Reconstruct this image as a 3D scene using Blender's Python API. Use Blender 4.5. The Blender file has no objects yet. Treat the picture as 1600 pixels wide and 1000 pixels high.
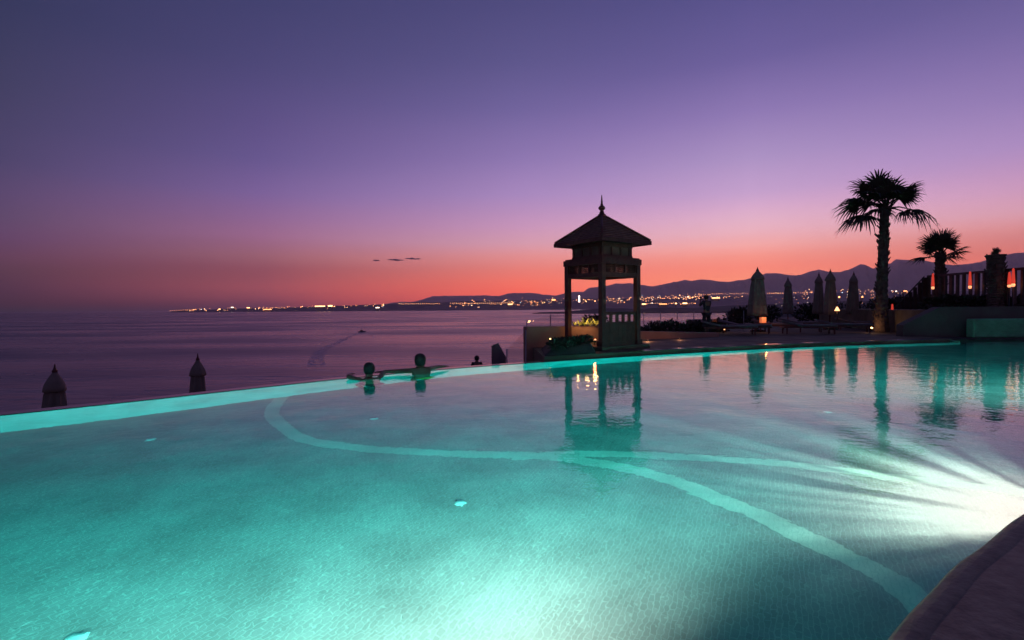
import bpy, bmesh, math, random
from mathutils import Vector, Matrix
random.seed(7)
R = math.radians
S = bpy.context.scene
COL = S.collection

# ------------------------------------------------------------------ camera
CAM_H, F, PITCH, ROLL = 1.2, 800.0, R(1.3), -0.0072
CAM_M = Matrix.Rotation(math.pi/2-PITCH, 3, 'X') @ Matrix.Rotation(ROLL, 3, 'Z')
cam_d = bpy.data.cameras.new('camera'); cam = bpy.data.objects.new('camera', cam_d); COL.objects.link(cam)
cam_d.sensor_width = 36; cam_d.lens = 18; cam_d.clip_start = 0.05; cam_d.clip_end = 200000
cam.matrix_world = Matrix.Translation((0, 0, CAM_H)) @ CAM_M.to_4x4()
S.camera = cam

# ------------------------------------------------------------------ sky
HAZE = 3.3e-5                      # density of the evening air over the bay (built last)
def lin(h):
    h = h.lstrip('#'); c = [int(h[i:i+2], 16)/255 for i in (0, 2, 4)]
    return tuple(x/12.92 if x <= .04045 else ((x+.055)/1.055)**2.4 for x in c)
W = bpy.data.worlds.new('World'); S.world = W; W.use_nodes = True
nt = W.node_tree; nt.nodes.clear()
def N(t, **k):
    n = nt.nodes.new(t)
    for a, b in k.items(): setattr(n, a, b)
    return n
def math_node(op, a, b=None, clamp=False):
    n = N('ShaderNodeMath', operation=op, use_clamp=clamp)
    for i, v in enumerate((a, b)):
        if v is None: continue
        if isinstance(v, (int, float)): n.inputs[i].default_value = v
        else: nt.links.new(v, n.inputs[i])
    return n.outputs[0]
tc = N('ShaderNodeTexCoord'); sx = N('ShaderNodeSeparateXYZ'); nt.links.new(tc.outputs['Generated'], sx.inputs[0])
GLOW = R(25)                       # azimuth of the afterglow, right of the view axis
gx, gy = math.sin(GLOW), math.cos(GLOW)
fwd = math_node('ADD', math_node('MULTIPLY', sx.outputs[0], gx), math_node('MULTIPLY', sx.outputs[1], gy))
sid = math_node('SUBTRACT', math_node('MULTIPLY', sx.outputs[0], gy), math_node('MULTIPLY', sx.outputs[1], gx))
delta = math_node('ABSOLUTE', math_node('ARCTAN2', sid, fwd))
elev = math_node('MAXIMUM', sx.outputs[2], 0.0)
Z1 = (1.0, '34375f')
RAMPS = [
 (0,   [(0, 'e8796c'), (.03, 'f08a76'), (.05, 'f48c78'), (.07, 'f3877a'), (.089, 'f09288'), (.11, 'eea6a6'), (.133, 'e4aebc'), (.155, 'dcaec6'), (.177, 'd0a6ca'), (.198, 'c09eca'), (.253, 'a890c2'), (.323, '8b77b2'), (.40, '695e9a'), (.49, '545089'), (.65, '42427a'), Z1]),
 (24,  [(0, 'd85a5c'), (.02, 'ea625e'), (.034, 'f06860'), (.052, 'ef7268'), (.077, 'e07c78'), (.102, 'dc8c90'), (.126, 'cf98ac'), (.157, 'c292b8'), (.186, 'b38cba'), (.215, 'a386bc'), (.278, '8a75af'), (.36, '6d629b'), (.43, '5a558a'), (.516, '4b497b'), (.7, '3c3d6e'), Z1]),
 (51,  [(0, '563c56'), (.010, '683e55'), (.022, '85495a'), (.04, '97505d'), (.06, '8e4f5d'), (.073, '8b505f'), (.095, '95606f'), (.128, '966688'), (.16, '8a6490'), (.2, '786096'), (.255, '64568c'), (.305, '5c5084'), (.395, '4b4775'), (.475, '41416c'), (.7, '34376a'), Z1]),
 (70,  [(0, '403648'), (.011, '4a3646'), (.033, '533a4c'), (.06, '5c404f'), (.077, '644458'), (.103, '634765'), (.13, '5e4a68'), (.163, '5a496c'), (.206, '4d4568'), (.30, '42405f'), (.396, '363959'), (.6, '30345a'), Z1]),
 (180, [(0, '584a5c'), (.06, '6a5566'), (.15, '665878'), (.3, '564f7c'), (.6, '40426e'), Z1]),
]
def behind_haze(c, z, ang):          # radiance above the air so that the sky keeps its colour through it
    L = min(17200/max(.35, math.cos(R(abs(25-ang)))), 2300/max(z, .02)) if ang < 100 else 300
    T = math.exp(-HAZE*L); return tuple(max(.005, (x-j*(1-T))/T) for x, j in zip(c, (.06, .042, .073 if ang > 60 else .085 if ang > 40 else .12)))
outs = []
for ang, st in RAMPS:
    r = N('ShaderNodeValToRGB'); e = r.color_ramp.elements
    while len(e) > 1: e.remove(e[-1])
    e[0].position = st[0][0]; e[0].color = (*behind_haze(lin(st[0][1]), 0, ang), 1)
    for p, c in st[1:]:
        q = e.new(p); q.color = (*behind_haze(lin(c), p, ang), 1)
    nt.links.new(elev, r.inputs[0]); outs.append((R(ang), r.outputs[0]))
col = outs[0][1]
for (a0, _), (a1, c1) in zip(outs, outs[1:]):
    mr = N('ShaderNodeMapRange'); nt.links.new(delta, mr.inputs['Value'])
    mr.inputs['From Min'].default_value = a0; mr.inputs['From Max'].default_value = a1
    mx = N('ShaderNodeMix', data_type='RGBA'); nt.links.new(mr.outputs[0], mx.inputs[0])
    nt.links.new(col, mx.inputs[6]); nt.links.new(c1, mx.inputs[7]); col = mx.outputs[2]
bg = N('ShaderNodeBackground'); bg.inputs[1].default_value = 1.0; nt.links.new(col, bg.inputs[0])
wo = N('ShaderNodeOutputWorld'); nt.links.new(bg.outputs[0], wo.inputs[0])
# the sun has set: the afterglow sky and the lit lamps are the only light

S.view_settings.view_transform = 'Standard'; S.view_settings.look = 'None'
S.view_settings.exposure = 0; S.view_settings.gamma = 1; S.view_settings.use_curve_mapping = False
S.cycles.use_denoising = True
S.cycles.sample_clamp_indirect = 4.0
S.cycles.max_bounces = 12; S.cycles.transmission_bounces = 10; S.cycles.diffuse_bounces = 4; S.cycles.glossy_bounces = 4; S.cycles.transparent_max_bounces = 16

# ------------------------------------------------------------------ placing
def ray(px, py): return CAM_M @ Vector(((px-800)/F, (500-py)/F, -1.0))
def onz(px, py, z):
    v = ray(px, py); return Vector((0, 0, CAM_H)) + v*((z-CAM_H)/v.z)
def at(px, py, Y):
    v = ray(px, py); return Vector((0, 0, CAM_H)) + v*(Y/v.y)
FLOOR_Z = -1.06
def on_floor(px, py, z=FLOOR_Z):            # seen through the water
    P = onz(px, py, 0); v = ray(px, py).normalized()
    hx, hy = v.x/1.333, v.y/1.333; vz = -math.sqrt(1-hx*hx-hy*hy)
    return P + Vector((hx, hy, vz))*(z/vz)

# ------------------------------------------------------------------ materials
MATS = {}
def mat(name, base=(.5, .5, .5), rough=.6, metal=0, emit=None, estr=0, bump=0, bscale=20, var=0, vscale=3, spec=.5, coat=0):
    m = bpy.data.materials.new(name); m.use_nodes = True; n = m.node_tree; b = n.nodes['Principled BSDF']
    b.inputs['Base Color'].default_value = (*base, 1); b.inputs['Roughness'].default_value = rough; b.inputs['Metallic'].default_value = metal
    b.inputs['Specular IOR Level'].default_value = spec; b.inputs['Coat Weight'].default_value = coat
    if emit: b.inputs['Emission Color'].default_value = (*emit, 1); b.inputs['Emission Strength'].default_value = estr
    if var:
        t = n.nodes.new('ShaderNodeTexNoise'); t.inputs['Scale'].default_value = vscale; t.inputs['Detail'].default_value = 6
        c = n.nodes.new('ShaderNodeTexCoord'); n.links.new(c.outputs['Object'], t.inputs['Vector'])
        r = n.nodes.new('ShaderNodeValToRGB'); r.color_ramp.elements[0].position = .3; r.color_ramp.elements[1].position = .7
        r.color_ramp.elements[0].color = (*[x*(1-var) for x in base], 1); r.color_ramp.elements[1].color = (*[min(1, x*(1+var)) for x in base], 1)
        n.links.new(t.outputs[0], r.inputs[0]); n.links.new(r.outputs[0], b.inputs['Base Color'])
    if bump:
        t = n.nodes.new('ShaderNodeTexNoise'); t.inputs['Scale'].default_value = bscale; t.inputs['Detail'].default_value = 5
        c = n.nodes.new('ShaderNodeTexCoord'); n.links.new(c.outputs['Object'], t.inputs['Vector'])
        u = n.nodes.new('ShaderNodeBump'); u.inputs['Strength'].default_value = bump; u.inputs['Distance'].default_value = .02
        n.links.new(t.outputs[0], u.inputs['Height']); n.links.new(u.outputs[0], b.inputs['Normal'])
    MATS[name] = m; return m
mat('wood', (.09, .022, .017), .55, bump=.4, bscale=30, var=.3, vscale=8)
mat('rail_wood', (.05, .036, .032), .6, bump=.3, bscale=30, var=.3, vscale=8)
mat('shingle', (.13, .055, .035), .7, bump=.4, bscale=30, var=.35, vscale=7)
mat('panel', (.10, .05, .04), .6, var=.2)
mat('deck', (.15, .128, .085), .75, bump=.12, bscale=9, var=.35, vscale=1.2, spec=.12)
mat('wet_stone', (.07, .055, .06), .16, bump=.08, bscale=14, var=.3, vscale=2)
mat('wet_sheen', (.05, .045, .05), .14, bump=.05, bscale=6)
_n = MATS['wet_sheen'].node_tree; _t = _n.nodes.new('ShaderNodeTexNoise'); _t.inputs['Scale'].default_value = 1.1; _c = _n.nodes.new('ShaderNodeTexCoord'); _n.links.new(_c.outputs['Object'], _t.inputs['Vector'])
_r = _n.nodes.new('ShaderNodeMapRange'); _r.inputs[1].default_value = .42; _r.inputs[2].default_value = .56; _r.inputs[3].default_value = .1; _r.inputs[4].default_value = .8; _n.links.new(_t.outputs[0], _r.inputs[0]); _n.links.new(_r.outputs[0], _n.nodes['Principled BSDF'].inputs['Roughness'])
mat('coping', (.25, .22, .14), .62, bump=.35, bscale=55, var=.3, vscale=16, spec=.3)
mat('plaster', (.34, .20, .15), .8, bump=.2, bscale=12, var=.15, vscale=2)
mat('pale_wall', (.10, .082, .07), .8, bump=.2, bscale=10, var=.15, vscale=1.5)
mat('canvas', (.19, .15, .12), .85, bump=.2, bscale=40, var=.12, vscale=6)
mat('white_fabric', (.13, .11, .12), .85, var=.1)
mat('dark_metal', (.05, .045, .045), .4, metal=.6)
mat('steel', (.4, .4, .4), .3, metal=1)
mat('leaf', (.03, .034, .018), .55, var=.4, vscale=4)
mat('agave', (.26, .30, .10), .5, var=.3, vscale=5)
mat('bark', (.085, .06, .048), .9, bump=.8, bscale=18, var=.35, vscale=9)
mat('skin', (.22, .095, .06), .5)
mat('hair', (.02, .014, .012), .6)
mat('dark_cloth', (.03, .03, .035), .8)
mat('swim', (.30, .40, .08), .7)
mat('soil', (.05, .04, .035), .9, bump=.6, bscale=8, var=.3)
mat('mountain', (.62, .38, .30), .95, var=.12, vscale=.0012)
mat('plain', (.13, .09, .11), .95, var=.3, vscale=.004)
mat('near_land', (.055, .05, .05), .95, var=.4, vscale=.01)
mat('building', (.3, .25, .23), .8)
mat('cloud_grey', (.42, .24, .30), 1.0, var=.1, vscale=.002)
mat('foam', (.75, .62, .72), .6)
_n = MATS['foam'].node_tree; _t = _n.nodes.new('ShaderNodeTexNoise'); _t.inputs['Scale'].default_value = .35; _t.inputs['Detail'].default_value = 6; _c = _n.nodes.new('ShaderNodeTexCoord'); _n.links.new(_c.outputs['Object'], _t.inputs['Vector'])
_r = _n.nodes.new('ShaderNodeMapRange'); _r.inputs[1].default_value = .4; _r.inputs[2].default_value = .75; _r.inputs[3].default_value = .0; _r.inputs[4].default_value = .95; _n.links.new(_t.outputs[0], _r.inputs[0]); _n.links.new(_r.outputs[0], _n.nodes['Principled BSDF'].inputs['Alpha'])
mat('boat_hull', (.2, .2, .22), .4)
mat('inlet', (.85, .87, .84), .35)
for k, c, s in (('orange', (1, .34, .12), 5.5), ('gold', (1, .48, .2), 6.5), ('white', (1, .75, .58), 5.5), ('blue', (.7, .85, 1), 4)):
    m = mat('lamp_'+k, (.5, .4, .3), .5, emit=c, estr=s); m.cycles.emission_sampling = 'NONE'
mat('red_shade', (.5, .08, .05), .5, emit=(1, .07, .04), estr=.55)
mat('lantern_bulb', (1, .7, .4), .5, emit=(1, .36, .16), estr=1.5)
mat('bulb', (1, .7, .4), .5, emit=(1, .40, .18), estr=3)
mat('amber_bulb', (1, .7, .4), .5, emit=(1, .55, .2), estr=8)
mat('white_bulb', (1, 1, .9), .5, emit=(.9, 1, .85), estr=9)

def glass_mat():
    m = bpy.data.materials.new('thin_glass'); m.use_nodes = True; n = m.node_tree; n.nodes.clear()
    t = n.nodes.new('ShaderNodeBsdfTransparent'); t.inputs[0].default_value = (.93, .92, .93, 1)
    g = n.nodes.new('ShaderNodeBsdfGlossy'); g.inputs['Roughness'].default_value = .03
    lw = n.nodes.new('ShaderNodeLayerWeight'); lw.inputs[0].default_value = .5
    pw_ = n.nodes.new('ShaderNodeMath'); pw_.operation = 'POWER'; pw_.inputs[1].default_value = 4; n.links.new(lw.outputs['Facing'], pw_.inputs[0])
    f = n.nodes.new('ShaderNodeMath'); f.operation = 'MULTIPLY_ADD'; f.inputs[1].default_value = .5; f.inputs[2].default_value = .04; n.links.new(pw_.outputs[0], f.inputs[0])
    x = n.nodes.new('ShaderNodeMixShader'); o = n.nodes.new('ShaderNodeOutputMaterial')
    n.links.new(f.outputs[0], x.inputs[0]); n.links.new(t.outputs[0], x.inputs[1]); n.links.new(g.outputs[0], x.inputs[2]); n.links.new(x.outputs[0], o.inputs[0])
    MATS['glass'] = m
glass_mat()

def mosaic(name, c1, c2, grout, tile=.03, wall=False):
    m = bpy.data.materials.new(name); m.use_nodes = True; n = m.node_tree; b = n.nodes['Principled BSDF']
    c = n.nodes.new('ShaderNodeTexCoord'); mp = n.nodes.new('ShaderNodeMapping')
    mp.inputs['Rotation'].default_value = (0, 0, 0) if wall else (0, 0, R(-62))
    n.links.new(c.outputs['UV' if wall else 'Object'], mp.inputs[0])
    br = n.nodes.new('ShaderNodeTexBrick'); br.offset = .5; br.squash = 1
    br.inputs['Scale'].default_value = 1; br.inputs['Mortar Size'].default_value = tile*.09; br.inputs['Mortar Smooth'].default_value = .3
    br.inputs['Brick Width'].default_value = tile*2; br.inputs['Row Height'].default_value = tile; br.inputs['Bias'].default_value = 0
    br.inputs['Color1'].default_value = (*c1, 1); br.inputs['Color2'].default_value = (*c2, 1); br.inputs['Mortar'].default_value = (*grout, 1)
    n.links.new(mp.outputs[0], br.inputs['Vector'])
    t = n.nodes.new('ShaderNodeTexNoise'); t.inputs['Scale'].default_value = 1.7; t.inputs['Detail'].default_value = 7; n.links.new(mp.outputs[0], t.inputs['Vector'])
    rr = n.nodes.new('ShaderNodeMapRange'); rr.inputs[1].default_value = .3; rr.inputs[2].default_value = .7; rr.inputs[3].default_value = .76; rr.inputs[4].default_value = 1.14
    n.links.new(t.outputs[0], rr.inputs[0])
    mx = n.nodes.new('ShaderNodeVectorMath'); mx.operation = 'SCALE'; n.links.new(br.outputs[0], mx.inputs[0]); n.links.new(rr.outputs[0], mx.inputs['Scale'])
    n.links.new(mx.outputs[0], b.inputs['Base Color']); b.inputs['Roughness'].default_value = .75; b.inputs['Specular IOR Level'].default_value = .12
    u = n.nodes.new('ShaderNodeBump'); u.invert = True; u.inputs['Strength'].default_value = .3; u.inputs['Distance'].default_value = .0015
    n.links.new(br.outputs[1], u.inputs['Height']); n.links.new(u.outputs[0], b.inputs['Normal'])
    MATS[name] = m
mosaic('pool_tile', (.44, .32, .305), (.50, .37, .355), (.60, .475, .45))
mosaic('band_tile', (.78, .63, .57), (.84, .68, .61), (.70, .57, .52))
mosaic('wall_tile', (.50, .58, .57), (.60, .67, .66), (.55, .6, .58), wall=True)
mosaic('pool_glow_tile', (.12, .36, .20), (.15, .42, .24), (.2, .36, .24), tile=.06, wall=True)  # green light from the pool is put into this tile's colour

def water_mat():
    m = bpy.data.materials.new('pool_water'); m.use_nodes = True; n = m.node_tree; n.nodes.clear()
    g = n.nodes.new('ShaderNodeBsdfGlass'); g.inputs['IOR'].default_value = 1.333; g.inputs['Roughness'].default_value = .012
    c = n.nodes.new('ShaderNodeTexCoord')
    a = n.nodes.new('ShaderNodeTexNoise'); a.inputs['Scale'].default_value = 2.2; a.inputs['Detail'].default_value = 2
    b = n.nodes.new('ShaderNodeTexNoise'); b.inputs['Scale'].default_value = 9; b.inputs['Detail'].default_value = 2
    n.links.new(c.outputs['Object'], a.inputs['Vector']); n.links.new(c.outputs['Object'], b.inputs['Vector'])
    ma = n.nodes.new('ShaderNodeMath'); ma.operation = 'MULTIPLY_ADD'; ma.inputs[1].default_value = .34
    n.links.new(b.outputs[0], ma.inputs[0]); n.links.new(a.outputs[0], ma.inputs[2])
    u = n.nodes.new('ShaderNodeBump'); u.inputs['Strength'].default_value = 1; u.inputs['Distance'].default_value = .0065
    n.links.new(ma.outputs[0], u.inputs['Height']); n.links.new(u.outputs[0], g.inputs['Normal'])
    v = n.nodes.new('ShaderNodeVolumeAbsorption'); v.inputs['Color'].default_value = (.0, .968, .971, 1); v.inputs['Density'].default_value = .75
    o = n.nodes.new('ShaderNodeOutputMaterial'); n.links.new(g.outputs[0], o.inputs[0]); n.links.new(v.outputs[0], o.inputs[1])
    MATS['pool_water'] = m
water_mat()
def sea_mat():
    m = bpy.data.materials.new('sea_water'); m.use_nodes = True; n = m.node_tree; b = n.nodes['Principled BSDF']
    b.inputs['Base Color'].default_value = (.042, .036, .072, 1); b.inputs['Roughness'].default_value = .22; b.inputs['IOR'].default_value = 1.333
    c = n.nodes.new('ShaderNodeTexCoord'); mp = n.nodes.new('ShaderNodeMapping'); mp.inputs['Scale'].default_value = (.35, 1, 1); n.links.new(c.outputs['Object'], mp.inputs[0])
    hs = []
    for s in (.012, .05, .22):
        t = n.nodes.new('ShaderNodeTexNoise'); t.inputs['Scale'].default_value = s; t.inputs['Detail'].default_value = 4; n.links.new(mp.outputs[0], t.inputs['Vector']); hs.append(t.outputs[0])
    prev = None
    for h, d in zip(hs, (1.2, 1.2, .5)):
        u = n.nodes.new('ShaderNodeBump'); u.inputs['Strength'].default_value = 1; u.inputs['Distance'].default_value = d; n.links.new(h, u.inputs['Height'])
        if prev: n.links.new(prev, u.inputs['Normal'])
        prev = u.outputs[0]
    n.links.new(prev, b.inputs['Normal'])
    rr = n.nodes.new('ShaderNodeMapRange'); rr.inputs[1].default_value = .35; rr.inputs[2].default_value = .65; rr.inputs[3].default_value = .20; rr.inputs[4].default_value = .36
    n.links.new(hs[0], rr.inputs[0]); n.links.new(rr.outputs[0], b.inputs['Roughness'])
    MATS['sea'] = m
sea_mat()

# ------------------------------------------------------------------ mesh helpers
class MB:
    def __init__(s): s.v = []; s.f = []; s.sm = []
    def add(s, vs, fs, smooth=False):
        o = len(s.v); s.v += [tuple(x) for x in vs]; s.f += [tuple(i+o for i in f) for f in fs]; s.sm += [smooth]*len(fs); return s
    def box(s, a, b, M=None):
        x0, y0, z0 = a; x1, y1, z1 = b
        vs = [Vector(p) for p in ((x0,y0,z0),(x1,y0,z0),(x1,y1,z0),(x0,y1,z0),(x0,y0,z1),(x1,y0,z1),(x1,y1,z1),(x0,y1,z1))]
        if M: vs = [M @ p for p in vs]
        return s.add(vs, [(3,2,1,0),(4,5,6,7),(0,1,5,4),(1,2,6,5),(2,3,7,6),(3,0,4,7)])
    def hexa(s, bot, top):                    # 4 bottom + 4 top corners
        return s.add(list(bot)+list(top), [(3,2,1,0),(4,5,6,7),(0,1,5,4),(1,2,6,5),(2,3,7,6),(3,0,4,7)])
    def lathe(s, prof, n=12, c=(0, 0, 0), mod=None, smooth=True, rot=0):
        vs = []; fs = []
        for i, (r, z) in enumerate(prof):
            for k in range(n):
                a = rot+2*math.pi*k/n; rr = r*(mod(a, i) if mod else 1)
                vs.append((c[0]+rr*math.cos(a), c[1]+rr*math.sin(a), c[2]+z))
        for i in range(len(prof)-1):
            for k in range(n):
                fs.append((i*n+k, i*n+(k+1) % n, (i+1)*n+(k+1) % n, (i+1)*n+k))
        fs.append(tuple(range(n))[::-1]); fs.append(tuple((len(prof)-1)*n+k for k in range(n)))
        return s.add(vs, fs, smooth)
    def tube(s, pts, rad, n=6, smooth=True):
        pts = [Vector(p) for p in pts]; vs = []; fs = []
        if not isinstance(rad, (list, tuple)): rad = [rad]*len(pts)
        for i, p in enumerate(pts):
            d = (pts[min(i+1, len(pts)-1)]-pts[max(i-1, 0)]).normalized()
            u = d.cross(Vector((0, 0, 1)) if abs(d.z) < .95 else Vector((1, 0, 0))).normalized(); w = u.cross(d)
            for k in range(n):
                a = 2*math.pi*k/n; vs.append(p+(u*math.cos(a)+w*math.sin(a))*rad[i])
        for i in range(len(pts)-1):
            for k in range(n): fs.append((i*n+k, i*n+(k+1) % n, (i+1)*n+(k+1) % n, (i+1)*n+k))
        fs.append(tuple(range(n))[::-1]); fs.append(tuple((len(pts)-1)*n+k for k in range(n)))
        return s.add(vs, fs, smooth)
    def prism(s, poly, z0, z1):
        n = len(poly); vs = [(x, y, z0) for x, y in poly]+[(x, y, z1) for x, y in poly]
        return s.add(vs, [tuple(range(n))[::-1], tuple(range(n, 2*n))]+[(i, (i+1) % n, n+(i+1) % n, n+i) for i in range(n)])
    def mesh(s, name):
        me = bpy.data.meshes.new(name); me.from_pydata(s.v, [], s.f)
        me.polygons.foreach_set('use_smooth', s.sm); me.update(); return me
    def build(s, name, m, parent=None, bevel=0):
        me = s.mesh(name)
        if bevel:
            bm = bmesh.new(); bm.from_mesh(me); bmesh.ops.bevel(bm, geom=bm.edges[:], offset=bevel, segments=1, affect='EDGES'); bm.to_mesh(me); bm.free()
        return link(name, me, m, parent)
def link(name, me, m, parent=None):
    o = bpy.data.objects.new(name, me); COL.objects.link(o)
    if m and not me.materials: me.materials.append(MATS[m])
    if parent: o.parent = parent
    return o
def tag(o, label=None, cat=None, group=None, kind=None):
    for k, v in (('label', label), ('category', cat), ('group', group), ('kind', kind)):
        if v: o[k] = v
    return o
def empty(name, loc=(0, 0, 0), rz=0, label=None, cat=None, group=None):
    o = bpy.data.objects.new(name, None); COL.objects.link(o); o.location = loc; o.rotation_euler = (0, 0, rz); o.empty_display_size = .1
    return tag(o, label, cat, group)
def copy_tree(o, parent=None, kids=None):
    c = o.copy(); COL.objects.link(c)
    if parent: c.parent = parent
    for ch in o.children: copy_tree(ch, c)
    return c
def struct(o): o['kind'] = 'structure'; return o
def box_uv(o, scale=1):
    me = o.data; uv = me.uv_layers.new(name='UVMap')
    for p in me.polygons:
        t = Vector((0, 0, 1)).cross(p.normal)
        t = t.normalized() if t.length > .1 else Vector((1, 0, 0))
        for li in p.loop_indices:
            co = me.vertices[me.loops[li].vertex_index].co
            uv.data[li].uv = (co.dot(t), co.z if abs(p.normal.z) < .9 else co.y)
def catmull(pts, k=6):
    pts = [Vector(p) for p in pts]; P = [2*pts[0]-pts[1]]+pts+[2*pts[-1]-pts[-2]]; out = []
    for i in range(1, len(P)-2):
        for j in range(k):
            t = j/k; a, b, c, d = P[i-1:i+3]
            out.append(.5*((2*b)+(c-a)*t+(2*a-5*b+4*c-d)*t*t+(3*b-a-3*c+d)*t**3))
    return out+[pts[-1]]
def offset2(pts, d):
    out = []
    for i, p in enumerate(pts):
        t = (pts[min(i+1, len(pts)-1)]-pts[max(i-1, 0)]); t = Vector((t.x, t.y, 0)).normalized()
        out.append(p+Vector((-t.y, t.x, 0))*d)
    return out

# ------------------------------------------------------------------ SETTING: sea, land, mountains
SEA_Z = -25
g = MB()
xs = [-90000, -20000, -5000, -1000, 0, 1000, 5000, 20000, 90000]; ys = [-200, 30, 200, 600, 2000, 8000, 30000, 120000]
g.add([(x, y, SEA_Z) for y in ys for x in xs], [(j*9+i, j*9+i+1, (j+1)*9+i+1, (j+1)*9+i) for j in range(len(ys)-1) for i in range(8)])
tag(struct(g.build('sea', 'sea')), 'calm purple sea reflecting the dusk sky')

def ridge(name, prof, Y, depth, m, base=SEA_Z-5, jag=0, step=6, seed=1, side=None):
    """terrain strip: skyline pixels at distance Y, rising from a shore nearer by depth"""
    rnd = random.Random(seed); pts = []
    for (x0, y0), (x1, y1) in zip(prof, prof[1:]):
        n = max(1, int((x1-x0)/step))
        for k in range(n): pts.append((x0+(x1-x0)*k/n, y0+(y1-y0)*k/n))
    pts.append(prof[-1])
    rows = 7; v = []; f = []; w = [0]*len(pts)
    for o_ in range(4):
        ph = rnd.random()*6; fr = .05*2.1**o_
        for i, p in enumerate(pts): w[i] += math.sin(p[0]*fr+ph+2*math.sin(p[0]*fr*.37))*jag/(1.7**o_)
    for r_ in range(rows+2):
        t = r_/rows
        for i, (px, py) in enumerate(pts):
            top = at(px, py+w[i], Y)
            if r_ <= rows:
                h = max(0, top.z-base)*(t**1.25)*(1+(.10*math.sin(i*1.3+r_*2.1)+.08*math.sin(i*.5+r_*4)) if r_ < rows else 1)
                y = Y-depth*(1-t)*(1+.05*math.sin(i*.7)*(1-t)); v.append((top.x*(y/Y), y, base+h if r_ < rows else top.z))
            else: v.append((top.x*1.04, Y*1.04, base))
    n = len(pts)
    for r_ in range(rows+1):
        for i in range(n-1): f.append((r_*n+i, r_*n+i+1, (r_+1)*n+i+1, (r_+1)*n+i))
    return struct(MB().add(v, f, True).build(name, m))
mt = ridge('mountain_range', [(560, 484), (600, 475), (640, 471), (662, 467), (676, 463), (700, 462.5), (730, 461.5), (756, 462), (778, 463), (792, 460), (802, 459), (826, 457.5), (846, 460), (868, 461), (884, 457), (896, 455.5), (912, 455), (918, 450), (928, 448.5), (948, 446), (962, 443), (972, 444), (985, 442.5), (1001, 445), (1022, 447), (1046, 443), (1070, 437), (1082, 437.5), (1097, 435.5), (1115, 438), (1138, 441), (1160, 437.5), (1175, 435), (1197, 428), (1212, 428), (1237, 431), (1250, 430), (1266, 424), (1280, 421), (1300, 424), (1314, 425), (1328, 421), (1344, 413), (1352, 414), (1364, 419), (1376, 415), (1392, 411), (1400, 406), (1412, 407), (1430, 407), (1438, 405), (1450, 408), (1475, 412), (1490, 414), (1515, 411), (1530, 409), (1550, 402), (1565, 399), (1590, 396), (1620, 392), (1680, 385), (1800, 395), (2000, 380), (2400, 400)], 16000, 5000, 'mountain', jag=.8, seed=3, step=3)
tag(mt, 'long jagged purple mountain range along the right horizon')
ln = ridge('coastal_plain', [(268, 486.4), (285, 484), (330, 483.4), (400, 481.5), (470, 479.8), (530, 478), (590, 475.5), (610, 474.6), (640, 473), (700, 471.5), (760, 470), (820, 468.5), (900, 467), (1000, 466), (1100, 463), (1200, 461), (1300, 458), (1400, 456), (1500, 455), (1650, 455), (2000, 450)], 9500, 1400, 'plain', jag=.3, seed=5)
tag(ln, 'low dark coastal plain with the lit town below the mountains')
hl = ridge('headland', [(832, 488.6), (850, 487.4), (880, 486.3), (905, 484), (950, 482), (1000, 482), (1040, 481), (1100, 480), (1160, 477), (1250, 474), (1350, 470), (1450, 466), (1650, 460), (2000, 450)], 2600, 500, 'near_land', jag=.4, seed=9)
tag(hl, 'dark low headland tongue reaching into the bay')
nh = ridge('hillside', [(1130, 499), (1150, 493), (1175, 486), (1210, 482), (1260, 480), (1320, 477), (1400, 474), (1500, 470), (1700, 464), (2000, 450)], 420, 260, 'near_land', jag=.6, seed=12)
tag(nh, 'dark hillside falling from the resort garden to the bay')

# the lit town
def blob(mb, p, s, sz=None):
    sz = sz or s; x, y, z = p
    mb.add([(x-s, y, z), (x, y-s, z), (x+s, y, z), (x, y+s, z), (x, y, z+sz), (x, y, z-sz)], [(0,1,4),(1,2,4),(2,3,4),(3,0,4),(1,0,5),(2,1,5),(3,2,5),(0,3,5)])
def line_y(x):              # row of town lights on the plain
    P = [(268, 485), (330, 482.3), (420, 480.5), (520, 478.3), (600, 475.5), (640, 474.5), (760, 473), (900, 469.5), (1000, 466), (1100, 461), (1180, 459), (1340, 457)]
    for (a, b), (c, d) in zip(P, P[1:]):
        if a <= x <= c: return b+(d-b)*(x-a)/(c-a)
    return P[-1][1]
tl = {k: MB() for k in ('orange', 'gold', 'white', 'blue')}
rnd = random.Random(21)
def town_light(px, py, Y, s, k=None):
    k = k or rnd.choices(('orange', 'gold', 'white', 'blue'), (12, 5, 1.4, .4))[0]
    blob(tl[k], at(px, py, Y), s*Y/800*.55)
for i in range(12): town_light(266+i*3.4, 485.4-.14*i, 8150, .75, 'orange')
for i in range(105):
    x = 290+310*rnd.random(); town_light(x, line_y(x)+rnd.uniform(-1.2, 4.2)*(.35+.65*rnd.random()), 8100, rnd.choice((.6, .7, .8, 1.2)))
for i in range(22): town_light(624+i*3.0+rnd.uniform(-.4, .4), 474.6+rnd.uniform(-.4, .5), 8050, .9, rnd.choice(('gold', 'orange')))
for i in range(30): town_light(704+i*3.2, 473.8+rnd.uniform(-.5, .5)-.02*i, 8050, .85, rnd.choice(('gold', 'orange', 'orange')))
for i in range(230):
    x = 700+rnd.random()**.85*400; dy = rnd.gauss(0, 2.6)
    town_light(x, line_y(x)+dy+1.2, 8000 if dy > -1 else 8400, rnd.choice((.6, .7, .8, 1.0, 1.35)))
for i in range(52): 
    x = 1092+i*3.45; 
    if x < 1272: town_light(x+rnd.uniform(-.5, .5), 459.8-(x-1092)*.017+rnd.uniform(-.7, .7), 8000, rnd.choice((.7, .9, 1.1)), rnd.choice(('orange', 'gold', 'orange')))
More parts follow.
